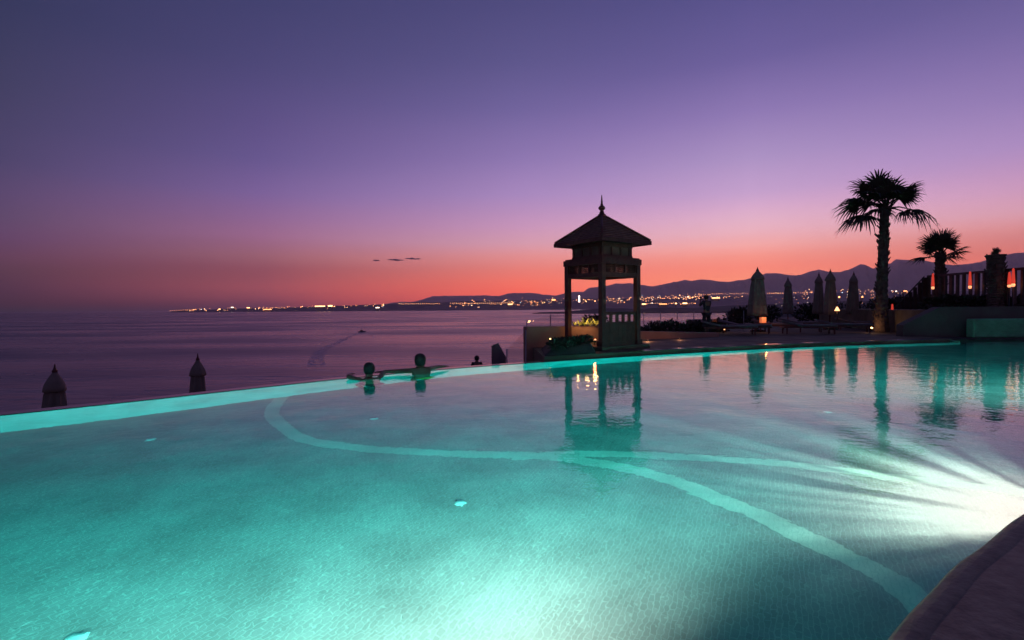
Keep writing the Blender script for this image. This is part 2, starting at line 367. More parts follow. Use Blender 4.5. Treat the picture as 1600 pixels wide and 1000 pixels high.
for i in range(70):
    x = 1002+rnd.random()*160; town_light(x, 465.5-(x-1002)*.012+rnd.uniform(-1, 2.2), 7950, rnd.choice((.7, .9, 1.1)))
for i in range(30): town_light(1005+i*2.8, 474.5+rnd.uniform(-1.2, .8), 2450, rnd.choice((.5, .7, 1.3)))
for i in range(120): town_light(1255+rnd.random()*180, 452+abs(rnd.gauss(0, 1))*9, 7900 if rnd.random() < .2 else 2500, rnd.choice((.6, .8, 1.0)))
for i in range(22): town_light(1200+rnd.random()*80, 462+rnd.random()*22, 2380, .6, rnd.choice(('white', 'orange')))
for k, nm in (('orange', 'orange sodium'), ('gold', 'golden'), ('white', 'white'), ('blue', 'cold bluish')):
    tag(tl[k].build('town_lights', 'lamp_'+k), nm+' lights scattered across the far town along the bay', 'town lights', kind='stuff')
# brighter lit buildings of the town
for i, (px, py, w, h, Y, k, lb) in enumerate([
    (343, 478+5, 3.5, 1.2, 8000, 'gold', 'small lit building at the left tip of the shore town'),
    (363, 480.3, 4, 1.4, 8000, 'white', 'lit building with pale glow on the left part of the shore'),
    (388, 480.8, 5, 1.3, 8000, 'gold', 'lit building left of the long bright shore front'),
    (418, 483.4, 13, 1.2, 7950, 'orange', 'long low waterfront block lit orange at the left shore'),
    (500, 478.4, 16, 1.6, 8000, 'gold', 'long bright shore front block left of the small cloud'),
    (516, 477.8, 7, 2.4, 8000, 'gold', 'brightest block at the right end of the long shore front'),
    (590, 480.6, 6, 1.2, 7950, 'white', 'pale lit waterfront building below the small cloud'),
    (797, 475.4, 7, 1.6, 7950, 'gold', 'lit waterfront building left of the pavilion'),
    (865, 468.5, 6, 2.2, 7950, 'orange', 'lit building just left of the pavilion post'),
    (1006, 475, 6, 1.3, 2430, 'gold', 'bright low building right of the pavilion at the near shore'),
    (1056, 474, 2.4, 1.6, 2430, 'gold', 'small square lit building on the near shore'),
    (1070, 473.8, 7, 1.7, 2430, 'gold', 'brightest wide building on the near shore'),
    (1036, 475, 12, .9, 2430, 'orange', 'long orange lit front on the near shore'),
    (1118, 465.5, 12, .9, 2430, 'gold', 'long lit hall below the row of road lamps'),
    (1311, 464, 2.4, 2.2, 2380, 'orange', 'lit house left of the tall palm'),
    (1347, 464, 2.6, 1.4, 2380, 'orange', 'lit house between the umbrella and the tall palm'),
    (1400, 455, 2.5, 1.0, 2380, 'white', 'pale lit house right of the tall palm'),
    (1414, 454.6, 5, 1.0, 2380, 'orange', 'lit house below the stair handrail'),
]):
    p = at(px, py, Y); u = Y/800; e = empty('lit_building', p, 0, lb, 'building', 'lit buildings of the far town')
    w *= u; h *= u
    MB().box((-w/2-1, 0, -h-14*u*.3), (w/2+1, w*.6, h*.55)).build('wall', 'building', e)
    n = max(2, int(w/u/1.1)); 
    for q in range(n):
        x0 = -w/2+w*q/n; MB().box((x0+w/n*.12, -2, -h*.5), (x0+w/n*.88, -.5, h*.4)).build('lit_window', 'lamp_'+k, e)
p = at(905, 470, 7900); u = 7900/800
e = empty('water_tower', p, 0, 'slender white lit tower rising above the town behind the pavilion', 'tower')
MB().lathe([(1.3*u, -2*u), (1.0*u, 3*u), (.8*u, 5*u)], 10).build('shaft', 'lamp_white', e)
MB().lathe([(.8*u, 5*u), (1.2*u, 5.6*u), (1.1*u, 7.4*u), (.3*u, 8.6*u)], 10).build('head', 'lamp_white', e)

# small clouds
for i, (px, py, w, h) in enumerate([(588, 407, 9, 1.4), (618, 406, 24, 2.6), (645, 404.3, 23, 2.4)]):
    mb = MB(); rn = random.Random(i+3); Y = 22000; u = Y/800
    for k in range(14):
        t = (k+.5)/14-.5; c = Vector((t*w*u, rn.uniform(-3, 3)*u, (rn.uniform(-.3, .3)*h*.6 - t*h*.35)*u)); s = (1-abs(t)*1.5)*h*u*rn.uniform(.35, .65)+.35*u
        mb.lathe([(s*1.9*math.cos(a), s*.75*math.sin(a)) for a in (-1.4, -.9, -.4, 0, .4, .9, 1.4)], 10, c)
    o = mb.build('cloud', 'cloud_grey'); o.location = at(px, py, Y)
    tag(o, ('tiny leftmost scrap of dusk cloud over the bay', 'middle stretched scrap of dark dusk cloud over the bay', 'rightmost slanted scrap of dark dusk cloud over the bay')[i], 'cloud', 'small clouds over the bay')

# boat and wake
p = onz(565, 519, SEA_Z)
e = empty('motor_boat', p, R(35), 'tiny dark motor boat pulling a curved wake across the bay', 'boat')
MB().add([(-3.5,-1.4,0),(-3.5,1.4,0),(1.5,1.4,0),(4.5,0,0),(1.5,-1.4,0),(-3.7,-1.6,1.1),(-3.7,1.6,1.1),(1.6,1.7,1.2),(5.2,0,1.5),(1.6,-1.7,1.2)],
         [(4,3,2,1,0),(5,6,7,8,9),(0,1,6,5),(1,2,7,6),(2,3,8,7),(3,4,9,8),(4,0,5,9)]).build('hull', 'boat_hull', e)
MB().hexa([(-1.2,-1,1.15),(1.4,-1,1.15),(1.4,1,1.15),(-1.2,1,1.15)], [(-1.2,-.9,2.6),(.6,-.9,2.6),(.6,.9,2.6),(-1.2,.9,2.6)]).build('cabin', 'dark_metal', e)
MB().box((-.4, -.05, 2.6), (-.3, .05, 4.2)).build('mast', 'dark_metal', e)
def ribbon(mb, pts, w0, w1, z):
    n = len(pts); v = []; f = []
    for i, q in enumerate(pts):
        t = i/(n-1); w = w0+(w1-w0)*t; d = (pts[min(i+1, n-1)]-pts[max(i-1, 0)]).normalized(); s = Vector((-d.y, d.x, 0))
        hgt = .12*math.sin(math.pi*min(1, t*1.15+.02))+.02
        v += [q+s*w, q+s*w*.3+Vector((0, 0, hgt)), q-s*w*.3+Vector((0, 0, hgt)), q-s*w]
    for i in range(n-1):
        for k in range(3): f.append((i*4+k, i*4+k+1, i*4+k+5, i*4+k+4))
    mb.add(v, f, True)
wk = MB()
ribbon(wk, [q+Vector((0, 0, .06)) for q in catmull([onz(a, b, SEA_Z) for a, b in [(564, 520), (553, 523), (540, 529), (524, 537), (508, 545), (499, 553), (495, 562), (494, 572)]], 6)], 2.0, 4.2, 0)
ribbon(wk, [q+Vector((0, 0, .06)) for q in catmull([onz(a, b, SEA_Z) for a, b in [(567, 519), (574, 520), (580, 523), (584, 528)]], 5)], 1.0, .4, 0)
tag(wk.build('boat_wake', 'foam'), 'pale curved foam line of the boat wake on the sea', 'wake', kind='stuff')

# ------------------------------------------------------------------ SETTING: pool
edge_px = [(-330, 683), (-150, 666), (0, 650), (200, 629), (400, 607), (540, 592), (700, 577), (860, 565.5), (1000, 556.5), (1200, 545.5), (1350, 539.5), (1500, 535)]
EDGE = catmull([onz(a, b, 0) for a, b in edge_px], 6)
CORNER = EDGE[-1].copy()
far_right = [CORNER+Vector((.25, 1.0, 0)), Vector((20.5, 18.6, 0)), Vector((27, 19.2, 0))]
near_ctrl = [Vector(p+(0,)) for p in [(-7.2, -4.5), (-4.6, -2.9), (-2.2, -1.2), (-.5, .2), (.45, .98), (1.26, 1.66), (1.63, 1.94), (1.9, 2.14), (2.2, 2.33), (2.7, 2.66), (3.5, 3.1), (5.0, 3.75), (7.5, 4.55), (11, 5.3), (16, 6), (22, 6.6), (27, 7)]]
NEAR = catmull(near_ctrl, 5)
LEFT = [Vector((-9.3, 2.2, 0)), Vector((-10, -.5, 0))]
left_join = EDGE[0]
# outline, counter-clockwise seen from above: near wall left->right, far right, edge right->left
OUT = NEAR+far_right[::-1]+EDGE[::-1]+[Vector((-9.6, 0.5, 0))]
def area(p): return sum(p[i].x*p[(i+1) % len(p)].y-p[(i+1) % len(p)].x*p[i].y for i in range(len(p)))
def grow(poly, d):
    out = []; n = len(poly)
    for i, p in enumerate(poly):
        a = (p-poly[i-1]).normalized(); b = (poly[(i+1) % n]-p).normalized(); t = (a+b).normalized()
        nrm = Vector((t.y, -t.x, 0)); k = max(.5, nrm.dot(Vector((a.y, -a.x, 0)))); out.append(p+nrm*d/k)
    return out
OUTW = grow(OUT, .03)
fl = MB(); fl.add([(p.x, p.y, FLOOR_Z) for p in OUT], [tuple(range(len(OUT)))])
o = fl.build('pool_floor', 'pool_tile'); tag(struct(o), 'turquoise mosaic floor of the infinity pool')
w_ = MB(); n = len(OUTW)
w_.add([(p.x, p.y, 0) for p in OUTW]+[(p.x, p.y, FLOOR_Z-.05) for p in OUTW], [tuple(range(n)), tuple(range(2*n-1, n-1, -1))]+[((i+1) % n, i, n+i, n+(i+1) % n) for i in range(n)])
o = w_.build('pool_water', 'pool_water'); tag(struct(o), 'clear turquoise pool water lit from below')
# infinity edge wall
def wall_strip(name, line, side, top, bot, thick, m, lip=None):
    a = line; b = offset2(line, thick*side); n = len(a); v = []; f = []
    for p, q in zip(a, b): v += [(p.x, p.y, bot), (p.x, p.y, top), (q.x, q.y, top), (q.x, q.y, bot)]
    for i in range(n-1):
        for k in range(4):
            f.append((i*4+k, i*4+(k+1) % 4, (i+1)*4+(k+1) % 4, (i+1)*4+k))
    f += [(0, 3, 2, 1), tuple((n-1)*4+k for k in range(4))]
    mb = MB().add(v, f); o = mb.build(name, m)
    bm = bmesh.new(); bm.from_mesh(o.data); bmesh.ops.recalc_face_normals(bm, faces=bm.faces); bm.to_mesh(o.data); bm.free()
    return o
o = wall_strip('infinity_edge_wall', EDGE, 1, .0, FLOOR_Z-.02, .12, 'wall_tile'); box_uv(o); tag(o, 'bright turquoise tiled inner wall of the infinity edge', 'pool wall')
o2 = wall_strip('overflow_lip', offset2(EDGE, .016), 1, .008, -.3, .22, 'wet_stone'); o2.parent = o
o3 = wall_strip('outer_face', offset2(EDGE, .122), 1, -.02, -2.5, .2, 'wet_stone'); o3.parent = o
o = wall_strip('pool_side_wall', [CORNER]+far_right, 1, .05, FLOOR_Z-.02, .2, 'pool_glow_tile'); box_uv(o); tag(o, 'dark far pool wall at the right corner under the panel tinted with pool glow', 'pool wall')
o = wall_strip('pool_near_wall', NEAR, -1, .02, FLOOR_Z-.02, .2, 'wall_tile'); box_uv(o); tag(o, 'tiled near pool wall below the curved stone coping', 'pool wall')
o = wall_strip('pool_left_wall', [NEAR[0], Vector((-9.6, .5, 0)), EDGE[0]], 1, .02, FLOOR_Z-.02, .2, 'wall_tile'); box_uv(o); tag(o, 'tiled left end wall of the pool', 'pool wall')
# near deck with bullnose coping
cop_in = offset2(NEAR, .03)
v = []; f = []
sec = [(.0, .02), (.028, .035), (.033, .06), (.028, .085), (.012, .10), (-.02, .106), (-.055, .104), (-.062, .098), (-.07, .104), (-.5, .104)]
lines = [(offset2(NEAR, d), z) for d, z in sec]
for i in range(len(NEAR)):
    for L, z in lines: v.append((L[i].x, L[i].y, z))
k_ = len(sec)
for i in range(len(NEAR)-1):
    for k in range(k_-1): f.append((i*k_+k, (i+1)*k_+k, (i+1)*k_+k+1, i*k_+k+1))
cp = MB().add(v, f, True).build('pool_coping', 'coping'); tag(struct(cp), 'curved dark stone coping in the near right corner')
nd = offset2(NEAR, -.46); poly = [(p.x, p.y) for p in nd]+[(27, -12), (-7, -12)]
tag(struct(MB().prism(poly, -.2, .10).build('near_deck', 'coping')), 'dark stone deck in the near right corner')
# pale bands and inlets on the floor
def floor_band(px, w, lb, z=.0015):
    c = catmull([on_floor(a, b) for a, b in px], 8); A = offset2(c, w/2); B = offset2(c, -w/2); n = len(c)
    mb = MB().add([(p.x, p.y, FLOOR_Z+z) for p in A]+[(p.x, p.y, FLOOR_Z+z) for p in B], [(i+1, i, n+i, n+i+1) for i in range(n-1)])
    o = mb.build('floor_band', 'band_tile', bpy.data.objects['pool_floor']); o['label'] = lb
floor_band([(452, 612), (430, 632), (428, 652), (470, 684), (540, 697), (600, 703), (720, 709), (850, 713), (1000, 736), (1150, 790), (1270, 845), (1370, 893), (1425, 932), (1470, 980)], .19, 'pale mosaic curve from the bathers to the near right coping')
floor_band([(800, 714), (880, 710), (950, 709.5), (1050, 713), (1200, 722), (1350, 740), (1600, 770), (1800, 800)], .19, 'pale mosaic curve leaving the junction to the right', .003)
for i, (px, py) in enumerate([(235, 687), (585, 654), (720, 786), (1293, 644), (978, 607), (1520, 582), (120, 997)]):
    p = on_floor(px, py)
    e = empty('floor_inlet', (p.x, p.y, FLOOR_Z+.002), 0, ['white floor inlet at the far left below the edge', 'white floor inlet near the two bathers', 'white floor inlet in the middle foreground', 'white floor inlet below the tall palm reflection', 'white floor inlet under the pavilion reflection', 'white floor inlet at the far right under the wall', 'white floor inlet at the bottom left corner'][i], 'pool inlet', 'white inlets on the pool floor')
    MB().lathe([(.040, 0), (.039, .003), (.033, .005), (.018, .007), (.001, .0075)], 14).build('cap', 'inlet', e)
    MB().lathe([(.05, 0), (.049, .002), (.041, .003)], 14).build('flange', 'inlet', e)

# underwater lamps in the near wall
def pool_lamp(i_pt, power, lb, z=-.45, tilt=0, yaw=0, size=R(128), blend=.25, streak=False, fan=.2):
    p = NEAR[i_pt]; t = (NEAR[i_pt+1]-NEAR[i_pt-1]).normalized(); nrm = Vector((-t.y, t.x, 0))
    c = p+nrm*.02; c.z = z
    d = (Matrix.Rotation(yaw, 3, 'Z') @ nrm); d = (d+Vector((0, 0, math.tan(tilt)))).normalized()
    q = nrm.to_track_quat('Z', 'Y')
    e = empty('pool_lamp', c, 0, lb, 'pool lamp', 'underwater lamps in the near pool wall'); e.rotation_mode = 'QUATERNION'; e.rotation_quaternion = q
    MB().lathe([(.13, -.02), (.13, .012), (.115, .02), (.105, .012)], 20).build('rim', 'steel', e)
    lens = MB().lathe([(.1, -.01), (.1, .004), (.06, .012), (.001, .015)], 20).build('lens', 'lens', e)
    L = bpy.data.lights.new('pool_spot', 'SPOT'); L.energy = power; L.color = (1, .24, .207); L.spot_size = size; L.spot_blend = blend; L.shadow_soft_size = .035
    lo = bpy.data.objects.new('pool_spot', L); COL.objects.link(lo); lo.location = c+nrm*.06; lo.rotation_mode = 'QUATERNION'; lo.rotation_quaternion = d.to_track_quat('-Z', 'Y'); lo.scale = (1, fan, 1)
    if streak:                      # ribbed lens: the beam leaves as a fan of unequal rays
        L.use_nodes = True; n = L.node_tree; em = n.nodes['Emission']
        g_ = n.nodes.new('ShaderNodeNewGeometry'); tr = n.nodes.new('ShaderNodeVectorTransform'); tr.vector_type = 'VECTOR'; tr.convert_from = 'WORLD'; tr.convert_to = 'OBJECT'
        n.links.new(g_.outputs['Incoming'], tr.inputs[0]); sp = n.nodes.new('ShaderNodeSeparateXYZ'); n.links.new(tr.outputs[0], sp.inputs[0])
        dv = n.nodes.new('ShaderNodeMath'); dv.operation = 'ARCTAN2'; n.links.new(sp.outputs[0], dv.inputs[0]); n.links.new(sp.outputs[2], dv.inputs[1])
        tx = n.nodes.new('ShaderNodeTexNoise'); tx.noise_dimensions = '1D'; tx.inputs['Scale'].default_value = 5.5; tx.inputs['Detail'].default_value = 3; n.links.new(dv.outputs[0], tx.inputs['W'])
        mr = n.nodes.new('ShaderNodeMapRange'); mr.inputs[1].default_value = .35; mr.inputs[2].default_value = .65; mr.inputs[3].default_value = .35; mr.inputs[4].default_value = 1.5
        n.links.new(tx.outputs[0], mr.inputs[0]); n.links.new(mr.outputs[0], em.inputs['Strength'])
    return e
mat('lens', (.8, .85, .8), .2, emit=(1, .95, .85), estr=2)
def near_idx(x): return min(range(2, len(NEAR)-2), key=lambda i: abs(NEAR[i].x-x))
pool_lamp(near_idx(3.9), 1900, 'underwater lamp below the coping at the right frame edge', streak=True, yaw=R(10), blend=.7, fan=1.0, size=R(145))
pool_lamp(near_idx(.6), 6600, 'underwater lamp below the coping nearest the camera', size=R(152), blend=.35, yaw=R(-9), tilt=R(1), fan=.175)
pool_lamp(near_idx(-1.4), 4400, 'underwater lamp in the near wall behind the camera on the left', size=R(146), blend=.7, yaw=R(-6), tilt=R(1), fan=.22)
pool_lamp(near_idx(8.8), 18000, 'underwater lamp farther right along the near wall', blend=.8)

# ------------------------------------------------------------------ SETTING: terraces beyond the pool
DECK = .09
fe = offset2(EDGE, .24)
ix = min(range(len(fe)), key=lambda i: abs(fe[i].x-.75))
dk = [(p.x, p.y) for p in fe[ix:]]+[(14.6, 17.3), (14.6, 26), (13.5, 34), (10, 33), (8, 24), (6.5, 20.6), (3.2, 18.8), (1.6, 17.2), (.55, 15.2)]
tag(struct(MB().prism(dk, -2.5, DECK).build('pool_deck', 'deck')), 'dark wet deck behind the pool around the pavilion')
wa = offset2(EDGE, .26)[ix+6:-1]; wb = offset2(EDGE, .62)[ix+6:-1]
tag(struct(MB().add([(p.x, p.y, DECK+.004) for p in wa]+[(p.x, p.y, DECK+.004) for p in wb], [(i, i+1, len(wa)+i+1, len(wa)+i) for i in range(len(wa)-1)]).build('wet_paving', 'wet_sheen')), 'strip of wet paving shining along the far pool edge')
lt = [(p.x, p.y) for p in offset2(EDGE, .3)[:ix]]+[(.5, 15.3), (1.5, 17.3), (3, 24), (1, 23.5), (-4, 17.5), (-9, 13), (-13, 8), (-12, 2)]
tag(struct(MB().prism(lt, -3.2, -2.4).build('lower_terrace', 'deck')), 'lower terrace hidden below the infinity edge')
cl = MB(); cA = [(-60, -10), (-13, 8), (-9, 13), (-4, 17.5), (1, 23.5), (3, 24), (6.5, 26), (9, 33), (14, 36), (40, 50)]; cB = [(-75, 0), (-19, 14), (-14, 20), (-6, 26), (0, 32), (4, 34), (8, 37), (11, 43), (16, 46), (40, 62)]
cl.add([(x, y, -3.0) for x, y in cA]+[(x, y, -26) for x, y in cB]+[(x*.4+3, y*.2-14, -3.0) for x, y in cA], [(i, i+1, 11+i, 10+i) for i in range(9)]+[(21+i, i+1, i, 20+i) for i in range(9)], True)
tag(struct(cl.build('cliff', 'soil')), 'dark rocky slope from the terraces down to the sea')
tag(struct(MB().prism([(14.7, 17.3), (30, 17.3), (60, 40), (40, 60), (16, 47), (13.5, 36), (13.6, 34.1), (14.65, 26)], -3, .06).build('garden_ground', 'soil')), 'dark garden ground under the palms')

# ------------------------------------------------------------------ foliage helpers
def leaf_clump(mb, c, rad, n, size, rn, up=.3):
    for _ in range(n):
        while True:
            q = Vector((rn.uniform(-1, 1), rn.uniform(-1, 1), rn.uniform(-1, 1)))
            if .25 < q.length < 1: break
        p = Vector(c)+Vector((q.x*rad[0], q.y*rad[1], q.z*rad[2]))
        d = (q.normalized()+Vector((rn.uniform(-.6, .6), rn.uniform(-.6, .6), up+rn.uniform(-.4, .6)))).normalized()
        s = d.cross(Vector((rn.uniform(-1, 1), rn.uniform(-1, 1), rn.uniform(-1, 1)))).normalized(); L = size*rn.uniform(.7, 1.4); w = L*.28
        mb.add([p, p+d*L*.5+s*w, p+d*L, p+d*L*.5-s*w], [(0, 1, 2, 3)])
def hedge(pts, h0, h, w, lb, dens=170, size=.13, seed=1, name='hedge'):
    rn = random.Random(seed); e = empty(name, pts[0], 0, lb, 'hedge'); mb = MB(); st = MB(); o = Vector(pts[0])
    for a, b in zip(pts, pts[1:]):
        a = Vector(a); b = Vector(b); L = (b-a).length; n = max(1, int(L/(w*1.0)))
        for k in range(n+1):
            c = a+(b-a)*(k/n)-o; hh = h*rn.uniform(.75, 1.15)
            leaf_clump(mb, c+Vector((0, 0, h0+hh*.55)), (w*.9, w*.7, hh*.52), dens, size, rn)
            st.tube([c, c+Vector((rn.uniform(-.1, .1), 0, hh*.7))], [.03, .012], 5)
    mb.build('foliage', 'leaf', e); st.build('stems', 'bark', e); return e
def fan_frond(origin, d, pet, rad, rn, droop=.35, blades=22, spread=105):
    d = Vector(d).normalized(); up = Vector((0, 0, 1)); s = d.cross(up); s = s.normalized() if s.length > .15 else Vector((1, 0, 0))
    nrm = s.cross(d).normalized(); roll = rn.uniform(-.5, .5); s = (s*math.cos(roll)+nrm*math.sin(roll)).normalized(); mb = MB()
    hub = Vector((0, 0, 0))+d*pet-Vector((0, 0, pet*droop*.25))
    mb.tube([Vector((0, 0, 0)), d*pet*.5-Vector((0, 0, pet*droop*.04)), hub], [.045, .03, .022], 5)
    for k in range(blades):
        a = R(-spread+2*spread*k/(blades-1))+rn.uniform(-.03, .03)
        bd = (d*math.cos(a)+s*math.sin(a)).normalized(); L = rad*(.72+.28*math.cos(a))*rn.uniform(.88, 1.1)
        side = (s*math.cos(a)-d*math.sin(a)).normalized(); side = (side+Vector((0, 0, rn.uniform(-.35, .35)))).normalized()
        P = []
        for t, w in ((0, .010), (.35, .043), (.62, .04), (.84, .02), (1.0, .003)):
            q = hub+bd*L*t-Vector((0, 0, 1))*L*droop*(t**2.4)*rn.uniform(.75, 1.15); w *= rad/1.1; P += [q+side*w, q-Vector((0, 0, w*.5)), q-side*w]
        mb.add(P, [(i*3+j, i*3+j+1, i*3+j+4, i*3+j+3) for i in range(4) for j in range(2)])
    return mb
def palm(base, height, r0, r1, fronds, lb, seed, name='fan_palm', group='fan palms by the pool', lean=(0, 0)):
    rn = random.Random(seed); e = empty(name, base, 0, lb, 'palm tree', group); n = 46; prof = []
    tr = MB(); ring = 14; v = []; f = []
    for i in range(n+1):
        t = i/n; r = r0+(r1-r0)*t+(.07*math.exp(-t*14))+.018*(i % 2)
        if t > .9: r += .05*(t-.9)/.1
        for k in range(ring):
            a = 2*math.pi*k/ring; rr = r*(1+rn.uniform(-.07, .07)); v.append((lean[0]*t*t+rr*math.cos(a), lean[1]*t*t+rr*math.sin(a), height*t))
    for i in range(n):
        for k in range(ring): f.append((i*ring+k, i*ring+(k+1) % ring, (i+1)*ring+(k+1) % ring, (i+1)*ring+k))
    tr.add(v, f); tr.build('trunk', 'bark', e)
    st = MB()
    for _ in range(int(height*34)):
        t = rn.random()**.8; a = rn.random()*6.283; r = r0+(r1-r0)*t; c = Vector((lean[0]*t*t+r*.9*math.cos(a), lean[1]*t*t+r*.9*math.sin(a), height*t)); o = Vector((math.cos(a), math.sin(a), 0)); s = Vector((-o.y, o.x, 0))
        L = rn.uniform(.04, .14)*(1.5 if rn.random() < .08 else 1); w = rn.uniform(.03, .06)
        st.add([c-s*w, c+s*w, c+o*L+Vector((0, 0, L*rn.uniform(.3, 1.2)))+s*w*.5, c+o*L*.8+Vector((0, 0, L*.9))-s*w*.5, c-Vector((0, 0, .1))+o*.03], [(0, 1, 2, 3), (0, 4, 1), (4, 2, 1), (0, 3, 4)])
    tag(st.build('leaf_bases', 'bark', e), kind='stuff')
    top = Vector((lean[0], lean[1], height))
    for d, pet, rad, dr in fronds:
        o = fan_frond(None, d, pet, rad, rn, dr).build('frond', 'leaf', e); o.location = top+Vector((rn.uniform(-.08, .08), rn.uniform(-.08, .08), rn.uniform(-.25, .1)))
    return e

# ------------------------------------------------------------------ pavilion
pc = at(941, 545, 14.3); pc.z = DECK
pv = empty('pavilion', pc, R(35), 'dark timber lookout pavilion with pyramid roof and spire on the deck', 'pavilion')
MB().box((-.92, -.92, 0), (.92, .92, .1)).build('base_slab', 'deck', pv, .01)
H0 = .1; a = .67
for sx_ in (-1, 1):
    for sy_ in (-1, 1):
        p = MB().box((sx_*a-.072, sy_*a-.072, H0), (sx_*a+.072, sy_*a+.072, 2.268)).build('post', 'wood', pv, .008)
        MB().box((sx_*a-.105, sy_*a-.105, H0), (sx_*a+.105, sy_*a+.105, H0+.14)).build('post_foot', 'wood', p, .008)
for k in range(4):
    M = Matrix.Rotation(k*math.pi/2, 4, 'Z')
    MB().box((-a+.0721, -a-.06, 1.93), (a-.0721, -a+.06, 2.05), M).build('lower_beam', 'wood', pv)
    MB().box((-a-.09, -a-.09, 2.27), (a-.0901, -a+.09, 2.425), M).build('upper_beam', 'wood', pv)
    w = (2*a-.17)/3
    for q in range(3):
        x0 = -a+.085+q*w; lp = MB()
        lp.box((x0, -a-.03, 2.05), (x0+.035, -a+.03, 2.27), M); lp.box((x0+w-.035, -a-.03, 2.05), (x0+w, -a+.03, 2.27), M)
        for j in range(1, 6):
            xx = x0+.035+(w-.07)*j/6; lp.box((xx-.009, -a-.012, 2.05), (xx+.009, -a+.002, 2.27), M)
        for j in range(1, 5):
            zz = 2.05+.22*j/5; lp.box((x0+.035, -a+.003, zz-.009), (x0+w-.035, -a+.016, zz+.009), M)
        lp.build('lattice_panel', 'wood', pv)
    # clerestory
    c = .56
    MB().box((-c-.03, -c-.03, 2.426), (c-.031, -c+.03, 2.52), M).build('clerestory_sill', 'wood', pv)
    MB().box((-c-.03, -c-.03, 2.74), (c-.031, -c+.03, 2.86), M).build('clerestory_head', 'wood', pv)
    for q in range(4):
        xx = -c+.02+q*(2*c-.1)/3; MB().box((xx-.03, -c-.028, 2.52), (xx+.03, -c+.028, 2.74), M).build('mullion', 'wood', pv)
        if q < 3: MB().box((xx+.03, -c+.0, 2.52), (xx+(2*c-.1)/3-.03, -c+.015, 2.74), M).build('clerestory_pane', 'panel', pv)
MB().box((-.72, -.72, 2.43), (.72, .72, 2.46)).build('platform', 'wood', pv)
E_, ZE, ZA = .92, 2.88, 3.66
rf = MB(); NC = 13
for i in range(NC):
    t0, t1 = i/NC, (i+1)/NC; r0_, r1_ = E_*(1-t0), max(.03, E_*(1-t1)); z0_, z1_ = ZE+.03+(ZA-ZE)*t0, ZE+.03+(ZA-ZE)*t1
    rf.lathe([(r0_*1.4142+.012, z0_-.03), (r0_*1.4142+.012, z0_+.016), (r1_*1.4142, z1_-.004), (r1_*1.4142, z1_-.02)], 4, rot=math.pi/4, smooth=False)
roof = rf.build('roof', 'shingle', pv)
MB().box((-E_+.02, -E_+.02, ZE-.03), (E_-.02, E_-.02, ZE-.0)).build('soffit', 'wood', roof)
for k in range(4):
    M = Matrix.Rotation(k*math.pi/2, 4, 'Z')
    MB().box((-E_-.03, -E_-.03, ZE-.06), (E_-.001, -E_+.02, ZE+.045), M).build('fascia', 'wood', roof)
    d = Vector((E_+.01, E_+.01, ZE+.06)); tp = Vector((0, 0, ZA+.05)); MB().tube([M @ d, M @ tp], .032, 6).build('hip_ridge', 'wood', roof)
fi = MB().lathe([(.11, 3.56), (.11, 3.70), (.075, 3.72), (.06, 3.78), (.05, 3.80)], 12).build('finial', 'wood', pv)
MB().lathe([(.03, 3.80), (.08, 3.84), (.10, 3.88), (.08, 3.92), (.035, 3.95)], 12).build('finial_ball', 'wood', fi)
MB().lathe([(.045, 3.95), (.03, 4.0), (.022, 4.1), (.012, 4.22), (.004, 4.25)], 10).build('finial_spike', 'wood', fi)
# low railing panel on the right front side (local y = -a), seen with its slots
for z0, z1 in ((.92, 1.0), (.68, .73), (.10, .2)):
    MB().box((-a+.086, -a-.035, z0), (a-.086, -a+.035, z1)).build('rail', 'wood', pv)
for q in range(7):
    x0 = -a+.09+q*(2*a-.18)/7
    MB().box((x0+.006, -a-.018, .2), (x0+(2*a-.18)/7-.006, -a+.018, .68)).build('board', 'wood', pv)
for q in range(6):
    x0 = -a+.086+q*(2*a-.172)/5; MB().box((x0-.045, -a-.02, .73), (x0+.045, -a+.02, .92)).build('baluster', 'wood', pv)

# ------------------------------------------------------------------ planting and walls round the pavilion
o = MB().hexa([at(822, 600, 14.4)*1, (3.6, 15.4, -2.4), (3.6, 15.7, -2.4), (.42, 14.75, -2.4)], [(0, 0, 0)]*4)
o.v[0:8] = [(.40, 14.4, -2.4), (3.6, 15.4, -2.4), (3.5, 15.75, -2.4), (.32, 14.75, -2.4), (.40, 14.4, .68), (3.6, 15.4, .66), (3.5, 15.75, .66), (.32, 14.75, .68)]
pw = o.build('garden_wall', 'plaster', None, .01); tag(pw, 'brown plastered garden wall behind the pavilion with uplit plants on top', 'wall')
rn = random.Random(4)
def agave(loc, s, lb, n=15, seed=1, grp='uplit spiky plants by the pavilion'):
    r_ = random.Random(seed); e = empty('agave', loc, 0, lb, 'plant', grp)
    for k in range(n):
        a_ = k*2.4+r_.uniform(-.2, .2); el = .35+1.05*(k/n)+r_.uniform(-.1, .1); d = Vector((math.cos(a_)*math.cos(el), math.sin(a_)*math.cos(el), math.sin(el))); sd = Vector((-math.sin(a_), math.cos(a_), 0)); L = s*r_.uniform(.8, 1.15); mb = MB(); P = []
        for t, w in ((0, .05), (.3, .085), (.65, .06), (1, .004)):
            q = d*L*t+Vector((math.cos(a_), math.sin(a_), 0))*L*.18*t*t-Vector((0, 0, 1))*L*.12*t*t; P += [q+sd*w*s, q-Vector((0, 0, w*s*.35)), q-sd*w*s]
        mb.add(P, [(i*3+j, i*3+j+1, i*3+j+4, i*3+j+3) for i in range(3) for j in range(2)]); mb.build('leaf', 'agave', e)
    return e
def point(loc, col_, power, rad=.04):
    L = bpy.data.lights.new('lamp_glow', 'POINT'); L.energy = power; L.color = col_; L.shadow_soft_size = rad; o = bpy.data.objects.new('lamp_glow', L); COL.objects.link(o); o.location = loc
